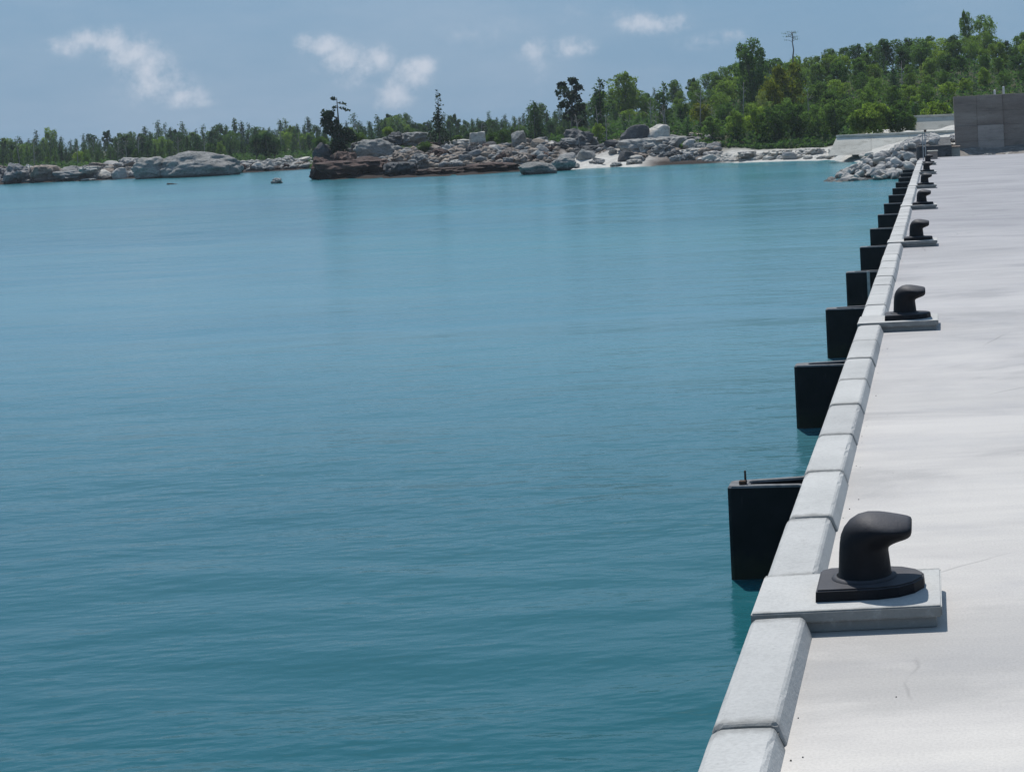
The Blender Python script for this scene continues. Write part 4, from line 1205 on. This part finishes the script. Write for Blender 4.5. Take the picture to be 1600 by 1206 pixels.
# pine with ragged top on the skyline
RG = broadleaf(301, r=.20, mt='needle_dark', lobes_=11, per=110, low=.30, leaf=.036, spread=1.1, trunk_bend=.06)
tree_px('pine_tree', RG, 893, 113, 100, 'tall ragged pine with a twisted dark top breaking the skyline', wf=1.0, pyb=228, tilt=(0, -.04), rz=0)
LN = conifer(302, r=.2, irregular=.4, n_br=70, sparse=.8, leaf=.032)
tree_px('conifer_tree', LN, 935, 122, 96, 'leaning dark conifer with light branches right of the ragged pine', wf=.95, pyb=228, tilt=(0, -.06))
tree_px('conifer_tree', LN, 1035, 128, 96, 'leaning dark conifer above the bright upright rock', wf=.95, pyb=226, tilt=(0, -.07), rz=2)
tree_px('broadleaf_tree', BRO[3], 975, 110, 118, 'round-crowned dark tree rising above the conifers on the skyline', wf=.8)
tree_px('broadleaf_tree', BRO[1], 1168, 60, 108, 'tall leafy tree forming the first peak of the right hillside', wf=.75)
YL = [broadleaf(310 + i, r=.4, mt='leaf_yellow', lobes_=10, per=260, low=.35, leaf=.036) for i in range(2)]
tree_px('broadleaf_tree', YL[0], 1228, 96, 98, 'olive yellow tree on the hillside above the silvery shrubs', wf=.75)
tree_px('broadleaf_tree', YL[1], 1205, 124, 95, 'smaller olive yellow tree below the larger yellow one', wf=.7)
tree_px('broadleaf_tree', YL[1], 1095, 160, 90, 'olive tree above the right end of the ribbed rock face', wf=.9)
SV = broadleaf(320, r=.40, mt='leaf_silver', lobes_=9, per=130, low=.25, leaf=.034)
for px, pt, yn, lb in ((1190, 142, 91, 'pale silvery shrub high on the shore slope'), (1178, 168, 89, 'pale silvery shrub in the middle of the shore slope'), (1445, 96, 104, 'pale silvery tree top in the wood above the seawall'), (1148, 196, 86.5, 'lowest pale silvery shrub above the white beach'), (1520, 122, 92, 'pale silvery shrub just above the dark wall')):
    tree_px('shrub', SV, px, pt, yn, lb, wf=.6, pyb=pt + 62, cat='shrub')
tree_px('broadleaf_tree', BRO[4], 1508, 14, 118, 'tallest slim tree top on the ridge at the upper right', wf=.42)
tree_px('broadleaf_tree', BRO[2], 1536, 22, 118, 'round tree top just right of the tallest one on the ridge', wf=.55)
# dead tree on the ridge
bm = bmesh.new()
bm_tube([(.02, 0, -1.6), (0, 0, 0), (.05, 0, .3), (.01, 0, .6), (.04, 0, .8), (0, 0, 1)], [.045, .034, .027, .022, .02, .012], 6, bm)
twg = []
for k in range(15):
    an = rnd.uniform(0, 6.28); z0 = rnd.choice([.66, .74, .82, .90, .97])
    L = rnd.uniform(.08, .34)
    p1 = (math.cos(an) * L * .5, math.sin(an) * L * .5, z0 + .03); p2 = (math.cos(an) * L, math.sin(an) * L, z0 + rnd.uniform(.0, .07))
    bm_tube([(0, 0, z0 - .03), p1, p2], [.012, .009, .004], 4, bm); twg.append(p2)
dead = bm_mesh('trunk', bm, M['bark'], True)
cz_ = np.concatenate([np.array(t)[None, :] + np.random.RandomState(4).normal(size=(14, 3)) * np.array([.05, .05, .015]) for t in twg])
V, F = tris_cloud(cz_, .03, np.random.RandomState(2), .6)
e = link('dead_tree', None); t_ = PY(1237, 51, 118); e.location = (t_.x, 118 * K, t_.z - 2.3); e.scale = (2.1, 2.1, 2.3)
props(e, 'bare flat-topped tree sticking up alone from the hillside skyline', 'tree')
link('trunk', dead, e); link('crown', np_mesh('crown', V, F, [M['leaf_dark']]), e)
# bushes behind the long seawall
BU = [broadleaf(330 + i, r=.62, mt='leaf_dark', lobes_=14, per=330, low=.12, leaf=.06) for i in range(2)]
for px, pt, wf, lb in ((1362, 162, 1.0, 'largest rounded dark bush above the long seawall'), (1340, 176, .8, 'lower left bush above the long seawall'), (1402, 172, .8, 'dark bush at the right of the large one above the seawall'), (1420, 180, .6, 'small bush touching the left end of the upper seawall'), (1462, 160, .8, 'yellowish bush behind the upper seawall')):
    tree_px('bush', BU[px % 2], px, pt, 75.5 if px < 1425 else 80, lb, wf=wf, pyb=208, cat='bush', group='bushes along the seawalls')

for px, pt, pb, yn, lb in ((560, 208, 226, 90, 'low green bush behind the large pale islet boulder'), (606, 199, 212, 91, 'green scrub on the mossy heap at the top of the islet'), (664, 222, 240, 86, 'dark scrub on the brown slope left of the spire-shaped tree'),
                       (715, 212, 226, 92, 'green bush between the spire-shaped tree and the white square boulder'), (770, 208, 226, 91, 'green bush between the white boulder and the rock tower'), (842, 222, 240, 88, 'bush at the right end of the rocky islet'), (500, 214, 230, 92, 'bush behind the round dark boulder on the islet')):
    tree_px('bush', BU[px % 2], px, pt, yn, lb, wf=1.1, pyb=pb, cat='bush', group='bushes on the islet')

# pale dead stems standing among the living trees
m, nt, b = mat('bleached_wood')
nt.links.new(ramp(nt, noise_n(nt, 6, 4, 0.6, 'Object', (1, 1, .25)), [(0.3, (0.22, 0.20, 0.18)), (0.7, (0.42, 0.40, 0.37))]), b.inputs['Base Color'])
b.inputs['Roughness'].default_value = 0.95
M['snag'] = m
SNAG = []
for q in range(4):
    rq = random.Random(90 + q); bm = bmesh.new()
    bm_tube([(0, 0, -.02), (rq.uniform(-.02, .02), 0, .5), (rq.uniform(-.04, .04), 0, 1)], [.016, .012, .004], 5, bm)
    for k in range(9):
        z0 = rq.uniform(.3, .95); an = rq.uniform(0, 6.28); L = rq.uniform(.08, .22)
        bm_tube([(0, 0, z0), (math.cos(an) * L, math.sin(an) * L, z0 + L * rq.uniform(.2, .9))], [.007, .002], 4, bm)
    SNAG.append(bm_mesh('trunk', bm, M['snag'], True))
rq = random.Random(31)
for i in range(30):
    px = rq.uniform(20, 860) if i < 16 else rq.uniform(900, 1590)
    sk = float(np.interp(px, kx, ky)); s0 = float(np.interp(px, sx, sy))
    if i < 16: yn = max(s0 + rq.uniform(11, 22), 112); top = sk + rq.uniform(4, 24); pb = sk + 56; w_ = 'forest %s' % where_left(px)
    else: yn = (84 if px > 1290 else s0 + 6) + rq.uniform(0, 10); top = sk + (215 - sk) * rq.uniform(.25, .7); pb = top + 58; w_ = 'hillside wood %s' % where_right(px)
    e = link('dead_tree', None); t_ = PY(px, top, yn); zb = PY(px, pb, yn).z; h_ = t_.z - zb
    e.location = (t_.x, yn * K, zb); e.scale = (h_, h_, h_); e.rotation_euler = (rq.uniform(-.1, .1), rq.uniform(-.1, .1), rq.uniform(0, 6))
    props(e, 'thin pale dead stem standing in the ' + w_, 'tree', 'pale dead stems among the trees')
    link('trunk', SNAG[i % 4], e)

# undergrowth under the forests: nobody could count it
rs = np.random.RandomState(12)
n = 60000
xi = rs.uniform(-80, 1720, n)
s_ = np.interp(xi, sx, sy)
s_ = np.where(xi > 1290, 80, s_ + np.where((xi > 1060), 4.5, 10))
s_ = np.where((xi > 480) & (xi < 860), 106, s_)
Yn = s_ + rs.uniform(0, 1, n) ** 1.6 * 36
X = (xi - VX) * Yn / 2000
cl2 = np.array([noise.noise(Vector((a_ * .45, b_ * .45, 0))) for a_, b_ in zip(X, Yn * K)])
hh = rs.uniform(0, 1, n) ** 1.0 * (.55 + .7 * cl2)
zz = ground(xi, Yn) + np.clip(hh, 0, None) * np.where(xi > 900, 1.2, .6) * np.clip((Yn - s_) / 3 + .3, 0, 1)
V, F = tris_cloud(np.stack([X, Yn * K, zz], 1), .20, rs, .2)
props(link('undergrowth', np_mesh('undergrowth', V, F, [M['needle']])), 'dense low undergrowth at the foot of the woods', 'undergrowth', kind='stuff')

# ------------------------------------------------------------------ haze of the humid air
m = bpy.data.materials.new('humid_air'); m.use_nodes = True; nt = m.node_tree
for n_ in list(nt.nodes): nt.nodes.remove(n_)
pv = nt.nodes.new('ShaderNodeVolumePrincipled'); out = nt.nodes.new('ShaderNodeOutputMaterial')
pv.inputs['Color'].default_value = (0.72, 0.82, 0.92, 1); pv.inputs['Density'].default_value = 0.0003; pv.inputs['Anisotropy'].default_value = 0.2
nt.links.new(pv.outputs[0], out.inputs['Volume'])
bm = bm_box(-2200, 3300, -80, 900, -6.0, 14)
props(link('haze', bm_mesh('haze', bm, m)), 'thin bluish haze filling the air over the bay', 'haze', kind='stuff')

# wind-blown grit and pebbles on the deck
rg = random.Random(8); VV = []; FF = []; o_ = 0
for i in range(230):
    Y = 3 + 60 * rg.random() ** 2.2; near_k = rg.random() < .45
    X = (QXR + .015 + abs(rg.gauss(0, .03))) if near_k else rg.uniform(-.5, 4)
    if any(b_ - .02 < Y < b_ + PD + .02 for b_ in BOLY) and X < -.03: continue
    w = rg.uniform(.0012, .0038); vv, ff = rg.choice(base_st)
    VV.append(vv * w + np.array([X, Y, w * .4])); FF.append(ff + o_); o_ += len(vv)
props(link('grit', np_mesh('grit', np.concatenate(VV), np.concatenate(FF), [M['rock_dark']])), 'tiny dark grit and pebbles lying on the pale deck', 'grit', kind='stuff')
